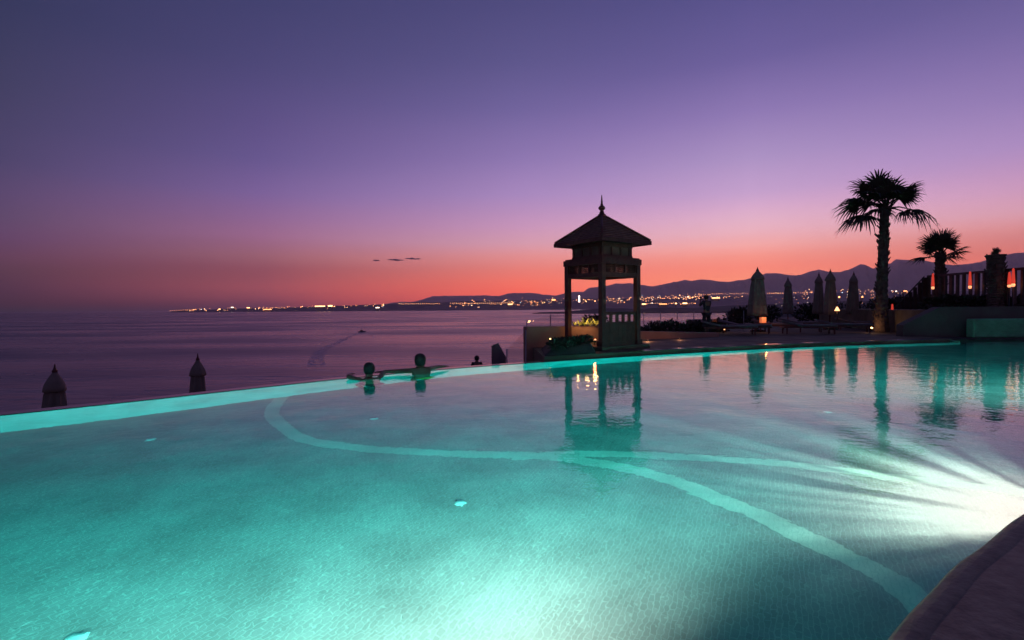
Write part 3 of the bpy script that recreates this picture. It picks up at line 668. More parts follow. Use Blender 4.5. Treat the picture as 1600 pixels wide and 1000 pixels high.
def spike_lamp(loc, lb, power, m='amber_bulb', c=(1, .55, .2), s=1.0, grp='small garden lamps'):
    e = empty('garden_spotlight', loc, 0, lb, 'lamp', grp)
    MB().lathe([(.012*s, 0), (.012*s, .06*s)], 6).build('spike', 'dark_metal', e)
    MB().lathe([(.03*s, .06*s), (.05*s, .07*s), (.05*s, .1*s)], 10).build('housing', 'dark_metal', e)
    if m: MB().lathe([(.044*s, .1*s), (.04*s, .125*s), (.02*s, .14*s), (.002*s, .143*s)], 10).build('bulb', m, e)
    else: MB().lathe([(.05*s, .1*s), (.055*s, .16*s), (.05*s, .17*s)], 10).build('hood', 'dark_metal', e)
    if power: point(Vector(loc)+Vector((0, 0, .2*s)), c, power)
    return e
WT = .68
for i, (px, s) in enumerate([(898, .2), (906, .24), (914, .3), (922, .26), (931, .28)]):
    p = at(px, 512, 14.75+.02*i); agave((p.x, p.y+.02, WT), s, 'uplit spiky plant on the garden wall, number %s from its left end' % ('one', 'two', 'three', 'four', 'five')[i], seed=i)
for i, px in enumerate((902, 918, 930)):
    p = at(px, 514, 14.6); spike_lamp((p.x, p.y+.02, WT), ('left', 'middle', 'right')[i]+' small hooded spotlight among the plants on the garden wall', 3.2, m=None, s=.35)
hd = hedge([at(921, 512, 15.6).to_3d()*1, at(938, 512, 15.8)], -.1, .5, .22, 'small rounded shrub behind the uplit plants inside the pavilion opening', dens=260, size=.09, seed=8, name='shrub')
bp = [onz(826, 561, .06), onz(850, 558, .06), onz(905, 551, .06), onz(932, 549, .06)]
bed = MB(); 
bed.hexa([(.72, 11.72, DECK), (2.05, 12.35, DECK), (2.2, 13.9, DECK), (.75, 13.7, DECK)], [(1.0, 12.2, .27), (1.95, 12.6, .30), (2.05, 13.8, .36), (1.05, 13.6, .36)])
bedo = bed.build('planting_bed', 'soil', None, .04); tag(bedo, 'dark raised planting bed left of the pavilion at the pool edge', 'planting bed')
rn = random.Random(15)
for i in range(11):
    t = i/10; c = Vector((.95+1.0*t+rn.uniform(-.05, .05), 12.1+.5*t+rn.uniform(-.1, .5), .30+.03*t)); e = empty('ground_cover_plant', c, 0, 'low dark leafy plant in the bed left of the pavilion', 'plant', 'low plants in the bed by the pavilion')
    mb = MB(); leaf_clump(mb, (0, 0, .05), (.16, .16, .09), 110, .08, rn); mb.build('foliage', 'leaf', e)
for i, px in enumerate((857, 864, 871, 878, 884)):
    p = at(px, 533, 13.3); agave((p.x, p.y, .36), .13, 'tiny uplit spiky plant in the bed, number %s from the left' % ('one', 'two', 'three', 'four', 'five')[i], n=9, seed=20+i)
for px in (860, 874):
    p = at(px, 533, 13.15); spike_lamp((p.x, p.y, .35), 'small amber spotlight in the bed at the %s of the tiny plants' % ('left' if px == 860 else 'right'), .5, s=.5)
p = at(929, 537, 14.0); spike_lamp((p.x, p.y, .19), 'red glowing lamp on the pavilion floor beside the front post', 2.2, 'bulb', (1, .2, .08), 1.1)

# glass balustrades
def glass_panel(a_, b_, za0, zb0, za1, zb1, lb, m='glass', grp='glass balustrade panels', posts=True):
    a_ = Vector(a_); b_ = Vector(b_); d = (b_-a_); d.z = 0; nrm = Vector((-d.y, d.x, 0)).normalized()*.006
    e = empty('glass_balustrade', (a_.x, a_.y, min(za0, zb0)), 0, lb, 'balustrade', grp); o_ = Vector((a_.x, a_.y, min(za0, zb0)))
    A = [Vector((a_.x, a_.y, za0)), Vector((b_.x, b_.y, zb0)), Vector((b_.x, b_.y, zb1)), Vector((a_.x, a_.y, za1))]
    A = [q-o_ for q in A]
    MB().hexa([A[0]-nrm, A[1]-nrm, A[1]+nrm, A[0]+nrm], [A[3]-nrm, A[2]-nrm, A[2]+nrm, A[3]+nrm]).build('pane', m, e)
    if posts:
        MB().tube([A[0]-Vector((0, 0, .05)), A[3]+Vector((0, 0, .02))], .014, 8).build('post', 'steel', e)
        MB().tube([A[1]-Vector((0, 0, .05)), A[2]+Vector((0, 0, .02))], .014, 8).build('post', 'steel', e)
    return e
mt_ = glass_mat  # clear glass already made
a1, b1 = at(792, 546, 13.2), at(821.5, 517, 14.0)
glass_panel(a1, b1, -2.35, -2.35, a1.z, b1.z, 'sloping glass stair panel ending at the brown garden wall')
a1, b1 = at(823, 500, 15.4), at(860, 489, 15.8)
glass_panel(a1, b1, .0, .0, .82, .98, 'clear glass panel behind the left end of the garden wall')
a2 = at(893, 489, 16.1); glass_panel(b1, a2, .0, .0, .98, 1.0, 'clear glass panel behind the left pavilion post')
# dark leaning board by the stair
p0 = at(768, 562, 13.0); p1 = at(790, 558, 13.3)
e = empty('stair_screen', (p0.x, p0.y, -2.4), 0, 'dark slanted stair screen left of the sloping glass panel', 'screen')
zt0, zt1, zt2 = at(768, 540, 13).z+2.4, at(778, 536, 13.15).z+2.4, at(788.5, 558, 13.3).z+2.4
pm = at(778, 536, 13.15)
mb = MB(); q = [Vector((0, 0, 0)), Vector((p1.x-p0.x, p1.y-p0.y, 0)), Vector((p1.x-p0.x, p1.y-p0.y, zt2)), Vector((pm.x-p0.x, pm.y-p0.y, zt1)), Vector((0, 0, zt0))]; th = Vector((.01, .05, 0))
mb.add([x for x in q]+[x+th for x in q], [(0, 1, 2, 3, 4), (9, 8, 7, 6, 5)]+[((i+1) % 5, i, 5+i, 5+(i+1) % 5) for i in range(5)])
mat('screen', (.16, .12, .15), .6, var=.2); mb.build('panel', 'screen', e)
MB().tube([Vector((p1.x-p0.x+.03, p1.y-p0.y, 0)), Vector((p1.x-p0.x+.03, p1.y-p0.y, zt2+.2))], .015, 6).build('post', 'steel', e)

# right-hand low wall, hedge and glass row
lw = MB().hexa([(3.3, 17.2, -1.5), (7.7, 19.0, -1.5), (7.6, 19.3, -1.5), (3.2, 17.5, -1.5)], [(3.3, 17.2, .43), (7.7, 19.0, .24), (7.6, 19.3, .24), (3.2, 17.5, .43)])
tag(lw.build('low_wall', 'plaster', None, .008), 'low warm brown wall right of the pavilion, tapering to the right', 'wall')
p = at(1012, 528, 16.6); spike_lamp((p.x, p.y, DECK), 'hooded ground spotlight washing the low brown wall', 6, m=None, c=(1, .42, .22), s=.35)
p = at(1062, 528, 17.3); spike_lamp((p.x, p.y, DECK), 'second hooded ground spotlight farther along the low brown wall', 3, m=None, c=(1, .42, .22), s=.35)
hedge([(3.4, 18.9, 0), (5.6, 20.0, 0), (7.6, 21.4, 0), (9.6, 23.6, 0)], -.1, .62, .42, 'low dark clipped hedge behind the tapering brown wall', dens=300, size=.12, seed=3)
gp = [at(px, 500, Y) for px, Y in ((985, 20.2), (1006, 20.4), (1032, 20.7), (1058, 21.1), (1084, 21.6), (1110, 22.2), (1136, 22.9), (1162, 23.8))]
for i, (u_, v_) in enumerate(zip(gp, gp[1:])):
    glass_panel(u_, v_, .0, .0, 1.0, 1.0, 'glass panel of the seaward railing, number %s right of the pavilion' % ('one', 'two', 'three', 'four', 'five', 'six', 'seven')[i])

# ------------------------------------------------------------------ closed parasols
def parasol(loc, h, w, lb, seed, rz=0, grp='closed parasols'):
    rn = random.Random(seed); e = empty('closed_parasol', loc, rz, lb, 'parasol', grp)
    MB().lathe([(.32, 0), (.32, .05), (.27, .08), (.05, .09), (.035, .3)], 16).build('base', 'dark_metal', e)
    MB().lathe([(.026, .08), (.026, h-.12)], 8).build('pole', 'wood', e)
    ph = rn.random()*6
    md = lambda a_, i: 1+.17*math.cos(8*a_+ph+.25*math.sin(i*1.3))+.07*math.cos(3*a_+i*.35+ph)
    pr = [(w*r_, h*z_) for r_, z_ in ((.80, .24), (1.0, .245), (.99, .30), (.93, .40), (.86, .50), (.78, .60), (.70, .70), (.62, .78), (.50, .84), (.30, .89))]
    MB().lathe(pr, 32, mod=md).build('canopy', 'canvas', e)
    pr2 = [(w*.68, h*.795), (w*.80, h*.80), (w*.76, h*.83), (w*.64, h*.862), (w*.45, h*.895), (w*.24, h*.925), (w*.13, h*.945)]
    MB().lathe(pr2, 32, mod=lambda a_, i: 1+.13*math.cos(4*a_+ph+.5)*(1-i/6)).build('vent_cap', 'canvas', e)
    MB().lathe([(w*.17, h*.935), (w*.2, h*.95), (w*.1, h*.965), (.008, h)], 10).build('finial', 'wood', e)
    MB().lathe([(w*.93, h*.395), (w*.965, h*.405), (w*.93, h*.415)], 24, mod=md).build('tie_band', 'canvas', e)
    e.rotation_euler = (R(rn.uniform(-1.6, 1.6)), R(rn.uniform(-1.6, 1.6)), rn.uniform(0, 6)); return e
for i, (px, py, Y, w, z0, lb) in enumerate([
    (78, 569, 9.8, .235, -2.4, 'closed parasol at the far left beyond the infinity edge'),
    (306, 552, 12.0, .205, -2.4, 'closed parasol beyond the infinity edge left of the bathers'),
    (1184, 417, 23.0, .38, DECK, 'largest closed parasol on the deck, left of the others'),
    (1231.5, 432, 30.0, .255, DECK-.03, 'small closed parasol farthest back beside the largest one'),
    (1278, 425, 27.0, .235, DECK, 'left one of the close pair of closed parasols'),
    (1297, 420, 25.0, .27, DECK, 'right one of the close pair of closed parasols'),
    (1332, 424, 26.5, .27, DECK, 'closed parasol between the pair and the tall palm')]):
    p = at(px, py, Y); parasol((p.x, p.y, z0), p.z-z0, w, lb, 30+i)

# ------------------------------------------------------------------ sun loungers
def lounger(loc, rz, lb, m='white_fabric'):
    e = empty('sun_lounger', loc, rz, lb, 'sun lounger', 'sun loungers on the deck')
    fr = MB(); fr.box((-.32, -1.0, .24), (-.27, .95, .30)); fr.box((.27, -1.0, .24), (.32, .95, .30)); fr.box((-.27, -1.0, .24), (.27, -.95, .30)); fr.box((-.27, .9, .24), (.27, .95, .30)); fr.build('frame', 'wood', e)
    for x in (-.30, .26):
        for y in (-.9, .82): MB().box((x, y, 0), (x+.04, y+.05, .24)).build('leg', 'wood', e)
    MB().box((-.3, -.98, .305), (.3, .3, .385)).build('mattress', m, e, .015)
    M = Matrix.Translation((0, .31, .345)) @ Matrix.Rotation(R(14), 4, 'X')
    MB().box((-.3, 0, -.04), (.3, .75, .04), M).build('backrest', m, e, .015)
    return e
for i, (px, Y, rz, lb) in enumerate([
    (1140, 20.3, 75, 'lounger in front of the largest parasol'),
    (1165, 21.5, 60, 'lounger at the left foot of the largest parasol'), (1215, 22.5, 60, 'lounger at the right foot of the largest parasol'),
    (1262, 20.6, 78, 'lounger by the pool edge below the parasol pair'), (1255, 24.5, 65, 'lounger left of the parasol pair'),
    (1318, 21.5, 66, 'lounger below the right parasol of the pair'), (1345, 24.0, 66, 'lounger left of the tall palm')]):
    p = at(px, 500, Y); lounger((p.x, p.y, DECK+.002), R(rz), lb)
def low_table(loc, lb):
    e = empty('side_table', loc, 0, lb, 'table', 'low side tables')
    MB().box((-.25, -.25, .36), (.25, .25, .40)).build('table_top', 'wood', e)
    for x in (-.21, .17):
        for y in (-.21, .17): MB().box((x, y, 0), (x+.04, y+.04, .36)).build('leg', 'wood', e)
p = at(1192, 500, 22.4); low_table((p.x, p.y, DECK+.002), 'low table under the glowing cube lamp by the largest parasol')
e = empty('cube_lantern', (p.x, p.y, DECK+.402), 0, 'orange glowing cube lantern beside the largest parasol', 'lantern')
mat('cube_glow', (.5, .2, .1), .6, emit=(1, .22, .08), estr=.55)
MB().box((-.1, -.1, 0), (.1, .1, .24)).build('glow_panel', 'cube_glow', e); MB().box((-.115, -.115, .24), (.115, .115, .265)).build('lid', 'dark_metal', e)
point((p.x, p.y-.3, DECK+.6), (1, .4, .15), 3)
p = at(1131, 494, 22.0); e = spike_lamp((p.x, p.y, DECK), 'orange globe lamp on the seaward side of the deck', 1.5, s=1.2, m='bulb')
e.location.z = DECK; 
MB().lathe([(.02, .0), (.02, .30)], 6).build('stake', 'dark_metal', e)
p = at(1308, 485, 24.0)
e = empty('table_lamp', (p.x, p.y, DECK), 0, 'cone shaped glowing lamp between the parasol pair and the next parasol', 'lamp')
MB().lathe([(.03, 0), (.03, p.z-DECK)], 6).build('stand', 'dark_metal', e)
MB().lathe([(.11, p.z-DECK-.02), (.07, p.z-DECK+.07), (.02, p.z-DECK+.17)], 12).build('shade', 'bulb', e)

# ------------------------------------------------------------------ palms
def V(px, py, dep): return (px/36.4, dep, -py/36.4)
F1 = [((-1.5, -.3, -.05), 1.0, 1.15, .75), ((-1.45, .4, .45), 1.0, 1.1, .6), ((-1.05, -.5, .75), .95, 1.1, .5), ((-.7, .5, 1.1), .9, 1.1, .4),
      ((-.1, -.5, 1.2), .85, 1.05, .35), ((.45, .3, 1.25), .9, 1.15, .4), ((.85, -.3, 1.25), 1.0, 1.15, .55), ((.75, .5, .7), .9, 1.0, .5),
      ((1.35, -.1, .22), 1.05, 1.05, .95), ((.4, -.7, -.15), .6, .75, .8), ((-.9, -.8, .1), .8, 1.0, .7), ((-.3, .8, .6), .8, 1.0, .5), ((.2, -.9, .6), .8, 1.0, .5),
      ((-.5, -.9, .5), .8, 1.0, .5), ((.5, .9, .35), .8, .9, .6), ((-1.0, .7, .0), .9, .95, .8), ((.05, .2, 1.3), .85, .95, .2), ((-.45, -.1, 1.25), .9, 1.0, .3), ((.55, -.6, .95), .9, 1.0, .4), ((-.75, .1, .95), 1.0, 1.1, .4), ((.9, .2, .95), 1.0, 1.1, .45), ((-1.2, -.1, .55), 1.0, 1.1, .5)]
b = at(1377, 515, 22.0); tpz = at(1380, 323, 22).z
palm((b.x, b.y, DECK), tpz-DECK, .225, .15, F1, 'tall fan palm with shaggy trunk lit at its foot', 5, lean=(.12, 0))
rn = random.Random(77); F2 = []
for k in range(17):
    t = k/16; az = k*2.4; el = R(84-84*t)+rn.uniform(-.12, .12); F2.append(((math.cos(az)*math.cos(el)*(1.0), math.sin(az)*math.cos(el), math.sin(el)), .55, .78, .15+.3*t))
b = at(1468, 480, 24.0); tpz = at(1467, 396, 24.0).z
palm((b.x, b.y, .9), tpz-.9, .22, .17, F2, 'shorter fan palm standing behind the wooden railing', 6)
# clipped palm at the far right
b = at(1555, 480, 20.5); tpz = at(1555, 398, 20.5).z
rn = random.Random(91); F3 = [((math.cos(k*2.4)*.5, math.sin(k*2.4)*.5, 1), .06, .22, .1) for k in range(9)]
palm((b.x, b.y, 1.0), tpz-1.0, .24, .27, F3, 'thick palm trunk with a clipped leafless top by the railing', 9, name='clipped_palm')
# uplight at the tall palm
b = at(1361, 512, 21.75); spike_lamp((b.x, b.y, DECK), 'bright round ground spotlight at the foot of the tall palm', 5, c=(1, .5, .2), s=1.5)

# ------------------------------------------------------------------ raised terrace, railing, lanterns at the right
tw = MB()
A0 = Vector((14.75, 18.3, 0)); A1 = Vector((15.75, 18.35, 0)); A2 = Vector((27, 19.0, 0))
tw.add([(14.0, 18.3, .062), (15.75, 18.3, .062), (27, 19.25, .062), (27, 19.6, .062), (15.75, 18.65, .062), (14.0, 18.65, .062),
        (14.0, 18.3, .5), (15.3, 18.3, 1.14), (27, 19.25, 1.14), (27, 19.6, 1.14), (15.3, 18.65, 1.14), (14.0, 18.65, .5)],
       [(5, 4, 3, 2, 1, 0), (0, 1, 7, 6), (1, 2, 8, 7), (2, 3, 9, 8), (3, 4, 10, 9), (4, 5, 11, 10), (5, 0, 6, 11), (6, 7, 10, 11), (7, 8, 9, 10)])
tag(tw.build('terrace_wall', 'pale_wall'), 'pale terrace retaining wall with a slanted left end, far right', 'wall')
gw = MB().box((16.05, 17.78, .062), (27, 18.1, .72)); o = gw.build('tiled_planter_wall', 'pool_glow_tile', None, .03); box_uv(o); tag(o, 'low tiled wall with green pool glow put into its colour, in front of the pale terrace wall', 'wall')
struct(MB().prism([(15.35, 18.66), (27, 19.61), (40, 30), (30, 45), (18, 30), (17.2, 24.8)], -.5, 1.02).build('upper_terrace', 'deck'))
RA = at(1640, 414, 18.7); RB = at(1451, 430.5, 24.5); ZR0 = 1.02
rl = empty('wooden_railing', (RB.x, RB.y, ZR0), 0, 'dark wooden railing of wide balusters along the upper terrace', 'railing')
def bar(mb, a_, b_, w, h): 
    d = (b_-a_); s = Vector((-d.y, d.x, 0)).normalized()*w/2; hz = Vector((0, 0, h))
    mb.hexa([a_-s, b_-s, b_+s, a_+s], [a_-s+hz, b_-s+hz, b_+s+hz, a_+s+hz]); return mb
oo = Vector((RB.x, RB.y, ZR0)); zr = (RA.z+RB.z)/2-ZR0
qa = Vector((RA.x, RA.y, 0))-Vector((RB.x, RB.y, 0)); 
bar(MB(), Vector((0, 0, zr-.09)), qa+Vector((0, 0, zr-.09)), .16, .09).build('handrail', 'rail_wood', rl)
bar(MB(), Vector((0, 0, .12)), qa+Vector((0, 0, .12)), .09, .08).build('bottom_rail', 'rail_wood', rl)
nb = 17
for k in range(nb+1):
    p = qa*(k/nb); w = .16 if k % 4 == 0 else .09
    d = qa.normalized(); s = d*w*.5; t_ = Vector((-d.y, d.x, 0))*.05; z1 = zr-.09; z0 = 0 if k % 4 == 0 else .2
    MB().hexa([p-s-t_+Vector((0, 0, z0)), p+s-t_+Vector((0, 0, z0)), p+s+t_+Vector((0, 0, z0)), p-s+t_+Vector((0, 0, z0))], [p-s-t_+Vector((0, 0, z1)), p+s-t_+Vector((0, 0, z1)), p+s+t_+Vector((0, 0, z1)), p-s+t_+Vector((0, 0, z1))]).build('post' if k % 4 == 0 else 'baluster', 'rail_wood', rl)
# stair railing falling to the left
SB = at(1388, 490, 25.5)
sr = empty('stair_railing', (SB.x, SB.y, DECK), 0, 'wooden stair railing sloping down from the upper terrace to the deck', 'railing')
o0 = Vector((SB.x, SB.y, DECK)); topv = RB-o0; topv.x -= .12; topv.y += .1; botv = Vector((0, 0, SB.z-DECK))
bar(MB(), botv-Vector((0, 0, .09)), topv-Vector((0, 0, .09)), .14, .09).build('handrail', 'rail_wood', sr)
st0 = Vector((0, 0, 0)); 
for k in range(9):
    t = k/8; p = botv.lerp(topv, t); zb = max(0, p.z-1.25); w = .06 if k % 4 else .09
    MB().box((p.x-w, p.y-.05, zb), (p.x+w, p.y+.05, p.z-.09)).build('baluster' if k % 4 else 'post', 'rail_wood', sr)
e = empty('stairs', (SB.x, SB.y, DECK), 0, 'dark stone steps climbing to the upper terrace beside the palm', 'stairs')
for k in range(6):
    t0 = k/6; p = Vector((topv.x, topv.y, 0)); MB().box((p.x*t0+.05*k, p.y*t0+.15, 0), (p.x*(t0+1/6)+.5, p.y*t0+1.7, .155*(k+1))).build('step', 'deck', e)
hedge([(17.2, 21.0, 1.0), (20.5, 21.2, 1.0), (24, 21.5, 1.0)], 0, .52, .4, 'dark hedge behind the terrace wall under the railing', dens=300, size=.12, seed=11)
hedge([(19.0, 26.5, 1.0), (22, 27, 1.0), (26, 27.5, 1.0)], 0, .6, .5, 'dark hedge farther back behind the wooden railing', dens=260, size=.13, seed=13)
def lantern(px, ytop, ybot, Y, z0, lb, power=.3):
    p = at(px, ybot, Y); zt = at(px, ytop, Y).z; e = empty('red_lantern', (p.x, p.y, z0), 0, lb, 'lantern', 'tall red lanterns on the terrace')
    b0 = p.z-z0; h = zt-p.z
    if b0 > .05: MB().lathe([(.05, 0), (.03, .03), (.03, b0)], 8).build('stand', 'dark_metal', e)
    MB().lathe([(.03, b0), (.055, b0+.02), (.06, b0+h*.14), (.045, b0+h*.17)], 12).build('bulb', 'lantern_bulb', e)
    MB().lathe([(.05, b0+h*.2), (.065, b0+h*.22), (.055, b0+h*.45), (.035, b0+h*.95), (.02, b0+h)], 12).build('shade', 'red_shade', e)
    MB().lathe([(.065, b0+h*.175), (.065, b0+h*.198)], 12).build('collar', 'dark_metal', e)
    point((p.x, p.y-.25, p.z+.1), (1, .25, .1), power)
lantern(1457.5 , 427, 452, 23.6, 1.02, 'red lantern left of the shorter palm behind the railing')
lantern(1515.5 , 424, 451, 21.9, 1.02, 'red lantern between the shorter palm and the clipped trunk')
lantern(1577 , 425, 449, 20.0, 1.02, 'smaller left lantern of the pair right of the clipped trunk')
lantern(1583 , 419, 448, 19.85, 1.02, 'larger right lantern of the pair right of the clipped trunk')
lantern(1394, 475, 501, 23.0, DECK, 'red lantern low on the stairs just right of the tall palm')
p = at(1533, 450, 23.5); spike_lamp((p.x, p.y, 1.02), 'white bright lamp behind the railing left of the clipped trunk', 2, 'white_bulb', (.9, 1, .9), 1.3)
p = bpy.data.objects['garden_spotlight'] 
# shrubs between deck and hillside
for i, (px, Y, w, h) in enumerate([(1160, 31, .8, 1.1), (1205, 33, .9, 1.2), (1250, 34, .9, 1.25), (1300, 33.5, .9, 1.3), (1350, 32, .9, 1.35), (1400, 30, .9, 1.4), (1425, 28, .7, 1.5)]):
    p = at(px, 500, Y); e = empty('shrub', (p.x, p.y, .06), 0, 'dark bushy shrub on the garden edge behind the parasols, %s from the left' % ('first', 'second', 'third', 'fourth', 'fifth', 'sixth', 'seventh')[i], 'shrub', 'garden edge shrubs')
    mb = MB(); r_ = random.Random(50+i); st = MB()
    for k in range(5):
        c = Vector((r_.uniform(-w, w), r_.uniform(-.4, .4), h*r_.uniform(.35, .7))); leaf_clump(mb, c, (w*.6, w*.5, h*.42), 170, .18, r_); st.tube([(c.x*.3, c.y*.3, 0), c], [.04, .015], 5)
    mb.build('foliage', 'leaf', e); st.build('stems', 'bark', e)

# ------------------------------------------------------------------ people
def skin_mesh(verts, edges, rad, root=0, sub=2):
    me = bpy.data.meshes.new('t'); me.from_pydata([tuple(v) for v in verts], edges, []); o = bpy.data.objects.new('t', me); COL.objects.link(o)
    m = o.modifiers.new('s', 'SKIN'); o.modifiers.new('d', 'SUBSURF').levels = sub; m.use_smooth_shade = True
    for i, r_ in enumerate(rad):
        sv = me.skin_vertices[0].data[i]; sv.radius = r_ if isinstance(r_, tuple) else (r_, r_); sv.use_root = (i == root)
    dg = bpy.context.evaluated_depsgraph_get(); out = bpy.data.meshes.new_from_object(o.evaluated_get(dg)); bpy.data.objects.remove(o); return out
def body(J, lb, loc, rz, clothes, hair_long=False, hair_col='hair'):
    """J: joint name -> local position, facing +Y"""
    e = empty('person', loc, rz, lb, 'person'); V_ = []; E_l = []; Rr = []; ix_ = {}
    def vtx(nm, p, r_): ix_[nm] = len(V_); V_.append(Vector(p)); Rr.append(r_); return ix_[nm]
    def con(*ns):
        for a_, b_ in zip(ns, ns[1:]): E_l.append((ix_[a_], ix_[b_]))
    P = {k: Vector(v_) for k, v_ in J.items()}; hips, chest, neck = P['hips'], P['chest'], P['neck']
    vtx('hips', hips, (.145, .10)); vtx('waist', hips.lerp(chest, .45), (.125, .09)); vtx('chest', chest, (.155, .105)); vtx('neckb', chest.lerp(neck, .55), (.145, .085)); vtx('neck', neck, .062)
    hd_ = P['head']; u_ = (hd_-neck).normalized(); vtx('jaw', neck+u_*.06, (.066, .075)); vtx('skull', hd_, (.078, .096)); vtx('crown', hd_+u_*.085, (.05, .06)); con('hips', 'waist', 'chest', 'neckb', 'neck', 'jaw', 'skull', 'crown')
    for s in 'LR':
        vtx('sh'+s, P['sh'+s], .055); vtx('el'+s, P['el'+s], .041); vtx('wr'+s, P['wr'+s], .028); con('chest', 'sh'+s, 'el'+s, 'wr'+s)
        fd = (P['wr'+s]-P['el'+s]).normalized(); sd = fd.cross(Vector((0, 0, 1))).normalized(); pm_ = P['wr'+s]+fd*.07; vtx('pm'+s, pm_, (.036, .016)); con('wr'+s, 'pm'+s)
        for q, (off, L) in enumerate(((-.032, .065), (-.011, .08), (.011, .085), (.03, .075))):
            vtx('f%d%s' % (q, s), pm_+sd*off+fd*L*.55, .009); vtx('g%d%s' % (q, s), pm_+sd*off*1.15+fd*L-Vector((0, 0, .012)), .007); con('pm'+s, 'f%d%s' % (q, s), 'g%d%s' % (q, s))
        vtx('th'+s, P['wr'+s]+fd*.05+sd*.05*(-1 if s == 'L' else 1), .010); con('wr'+s, 'th'+s)
        vtx('hp'+s, P['hp'+s], .085); vtx('kn'+s, P['kn'+s], .055); vtx('an'+s, P['an'+s], .04); vtx('toe'+s, P['an'+s]+Vector((0, .17, -.03)), (.04, .025)); con('hips', 'hp'+s, 'kn'+s, 'an'+s, 'toe'+s)
    link('body', skin_mesh(V_, E_l, Rr), 'skin', e)
    # face: nose and ears grow with the head; hair cap
    hm = MB(); c = hd_+u_*.02
    prof = [(.002, .118), (.05, .108), (.083, .075), (.096, .03), (.096, -.02), (.088, -.06)]+([(.1, -.075), (.085, -.105)] if hair_long else [(.07, -.085)])
    v0 = len(hm.v); hm.lathe([(r_*(1.05 if hair_long else .96), z_) for r_, z_ in prof][::-1], 16, mod=lambda a_, i: (1.1 if math.sin(a_) < .1 else 1.0) if i > 1 else (1 if math.sin(a_) < .25 else .5)); 
    ho = hm.build('hair', hair_col, e); ho.location = c-Vector((0, .015, 0))
    fm = MB(); fy = hd_+Vector((0, .092, 0)); fm.lathe([(.016, -.02), (.012, 0), (.006, .025)], 6, fy+Vector((0, .008, -.015)))
    for s in (-1, 1): fm.lathe([(.006, -.03), (.012, 0), (.006, .03)], 6, hd_+Vector((s*.082, .0, -.01))); fm.lathe([(.004, -.008), (.011, 0), (.004, .008)], 8, fy+Vector((s*.032, -.008, .02)))
    fm.build('face_features', 'skin', e)
    for nm, names, grow_, m in clothes:
        ids = [ix_[k] for k in names]; mp_ = {k: i for i, k in enumerate(ids)}; ed = [(mp_[a_], mp_[b_]) for a_, b_ in E_l if a_ in mp_ and b_ in mp_]
        rr = [tuple(x+grow_ for x in (Rr[i] if isinstance(Rr[i], tuple) else (Rr[i], Rr[i]))) for i in ids]
        link(nm, skin_mesh([V_[i] for i in ids], ed, rr), m, e)
    return e
def rot_to(d): return math.atan2(-d.x, d.y)
# bathers leaning on the edge
def edge_dir(x):
    i = min(range(1, len(EDGE)-1), key=lambda k: abs(EDGE[k].x-x)); t = (EDGE[i+1]-EDGE[i-1]).normalized(); return EDGE[i], t, Vector((-t.y, t.x, 0))
def bather(px, hz, lb, Rarm, Larm, gap, bend, suit, hl, hx=0):
    q = onz(px, 590, 0); i = min(range(len(EDGE)), key=lambda k: abs((EDGE[k].x/EDGE[k].y)-(q.x/q.y))); ep, t, nrm = edge_dir(EDGE[i].x)
    loc = ep-nrm*gap; loc.z = FLOOR_Z+.01; top = hz-FLOOR_Z-.01     # head top above floor
    hd_ = top-.115; nk = top-.225; ch = nk-.13; sh = nk-.06; hp = ch-.40; er = -FLOOR_Z+.03
    J = {'hips': (0, -.05, hp), 'chest': (0, .0, ch), 'neck': (0, .02, nk), 'head': (hx, .04, hd_),
         'shL': (-.17, 0, sh), 'shR': (.17, 0, sh), 'elL': Larm[0], 'wrL': Larm[1], 'elR': Rarm[0], 'wrR': Rarm[1],
         'hpL': (-.09, -.04, hp-.06), 'hpR': (.09, -.04, hp-.06), 'knL': (-.12, -.05+bend, hp*.5), 'knR': (.12, -.05+bend, hp*.5+.02), 'anL': (-.11, -.12, .07), 'anR': (.11, -.15, .07)}
    for k in ('elL', 'elR', 'wrL', 'wrR'): v_ = J[k]; J[k] = (v_[0], v_[1], er+v_[2])
    return body(J, lb, loc, rot_to(nrm), suit, hl)
bather(577, .265, 'bather with short hair low in the water at the infinity edge, left one', ((.38, .22, .03), (.62, .30, .02)), ((-.30, .22, .01), (-.2, .34, .02)), .30, .30, [('swim_shorts', ('hips', 'hpL', 'hpR'), .014, 'dark_cloth')], False)
bather(645, .355, 'bather with fuller hair leaning on the infinity edge, right one', ((.42, .2, .03), (.66, .30, .02)), ((-.40, .18, .02), (-.62, .28, .02)), .28, .15, [('bikini_bottom', ('hips', 'hpL', 'hpR'), .012, 'swim'), ('bikini_top', ('waist', 'chest'), .006, 'swim')], True)
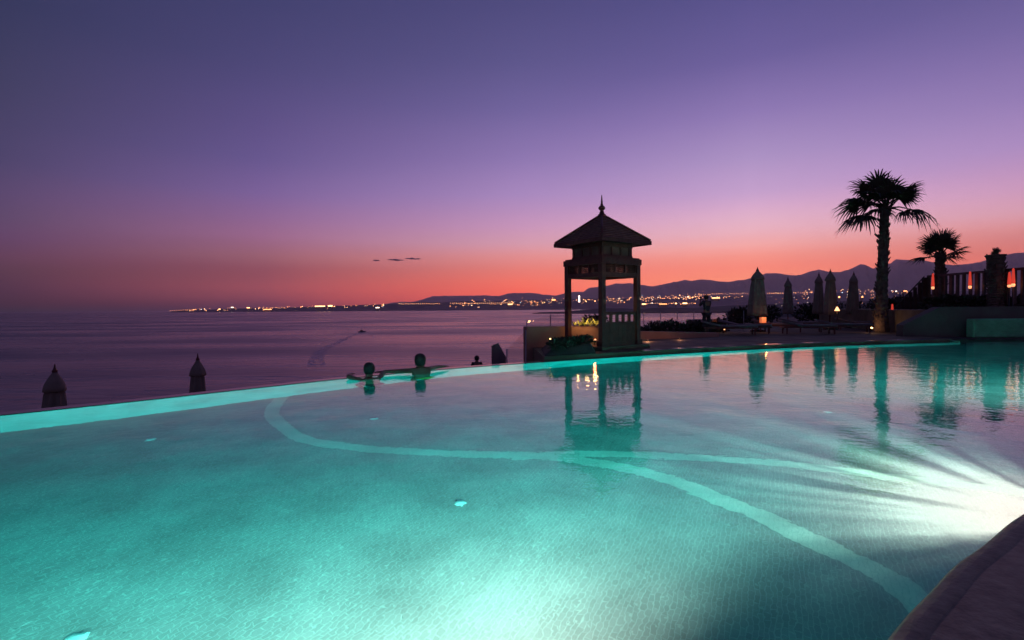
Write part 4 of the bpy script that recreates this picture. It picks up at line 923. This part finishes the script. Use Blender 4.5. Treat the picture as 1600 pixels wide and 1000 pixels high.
std = {'hips': (0, 0, .90), 'chest': (0, .01, 1.27), 'neck': (0, .02, 1.43), 'head': (0, .04, 1.53), 'shL': (-.17, 0, 1.36), 'shR': (.17, 0, 1.36), 'elL': (-.24, .04, 1.1), 'wrL': (-.2, .2, .95), 'elR': (.24, .04, 1.1), 'wrR': (.2, .2, .95),
       'hpL': (-.09, 0, .83), 'hpR': (.09, 0, .83), 'knL': (-.13, .02, .46), 'knR': (.13, .02, .46), 'anL': (-.19, 0, .06), 'anR': (.19, 0, .06)}
full = [('shirt', ('hips', 'waist', 'chest', 'neckb', 'shL', 'shR', 'elL', 'elR'), .012, 'dark_cloth'), ('trousers', ('hips', 'hpL', 'hpR', 'knL', 'knR', 'anL', 'anR'), .014, 'dark_cloth')]
p = at(745, 556, 21.0); body(std, 'person whose head and shoulders show beyond the edge on the lower terrace', (p.x, p.y, -2.39), R(10), full)
p3 = dict(std); p3.update({'elL': (-.22, .18, 1.18), 'wrL': (-.07, .32, 1.42), 'elR': (.22, .18, 1.18), 'wrR': (.07, .32, 1.42)})
p = at(1104, 500, 22.0-.5); body(p3, 'person standing on the deck with legs apart holding up a phone', (p.x, p.y, DECK-.03), R(15), full)
e = MB().box((-.04, -.005, -.075), (.04, .005, .075)).build('phone', 'dark_metal'); 
pp = Vector((p.x, p.y, DECK-.03))+Matrix.Rotation(R(15), 3, 'Z') @ Vector((0, .41, 1.5)); e.location = pp; e.rotation_euler = (R(-10), 0, R(15)); tag(e, 'small dark phone held up by the standing person on the deck', 'phone')

# ------------------------------------------------------------------ evening haze over the bay
hz = MB().box((-38000, -300, SEA_Z-7), (38000, 17200, 2300)).build('haze', None)
m = bpy.data.materials.new('haze'); m.use_nodes = True; n_ = m.node_tree; n_.nodes.clear()
v_ = n_.nodes.new('ShaderNodeVolumePrincipled'); v_.inputs['Color'].default_value = (.97, .93, .97, 1); v_.inputs['Density'].default_value = HAZE; v_.inputs['Anisotropy'].default_value = .6
o_ = n_.nodes.new('ShaderNodeOutputMaterial'); n_.links.new(v_.outputs[0], o_.inputs['Volume']); hz.data.materials.append(m)
tag(hz, kind='stuff')
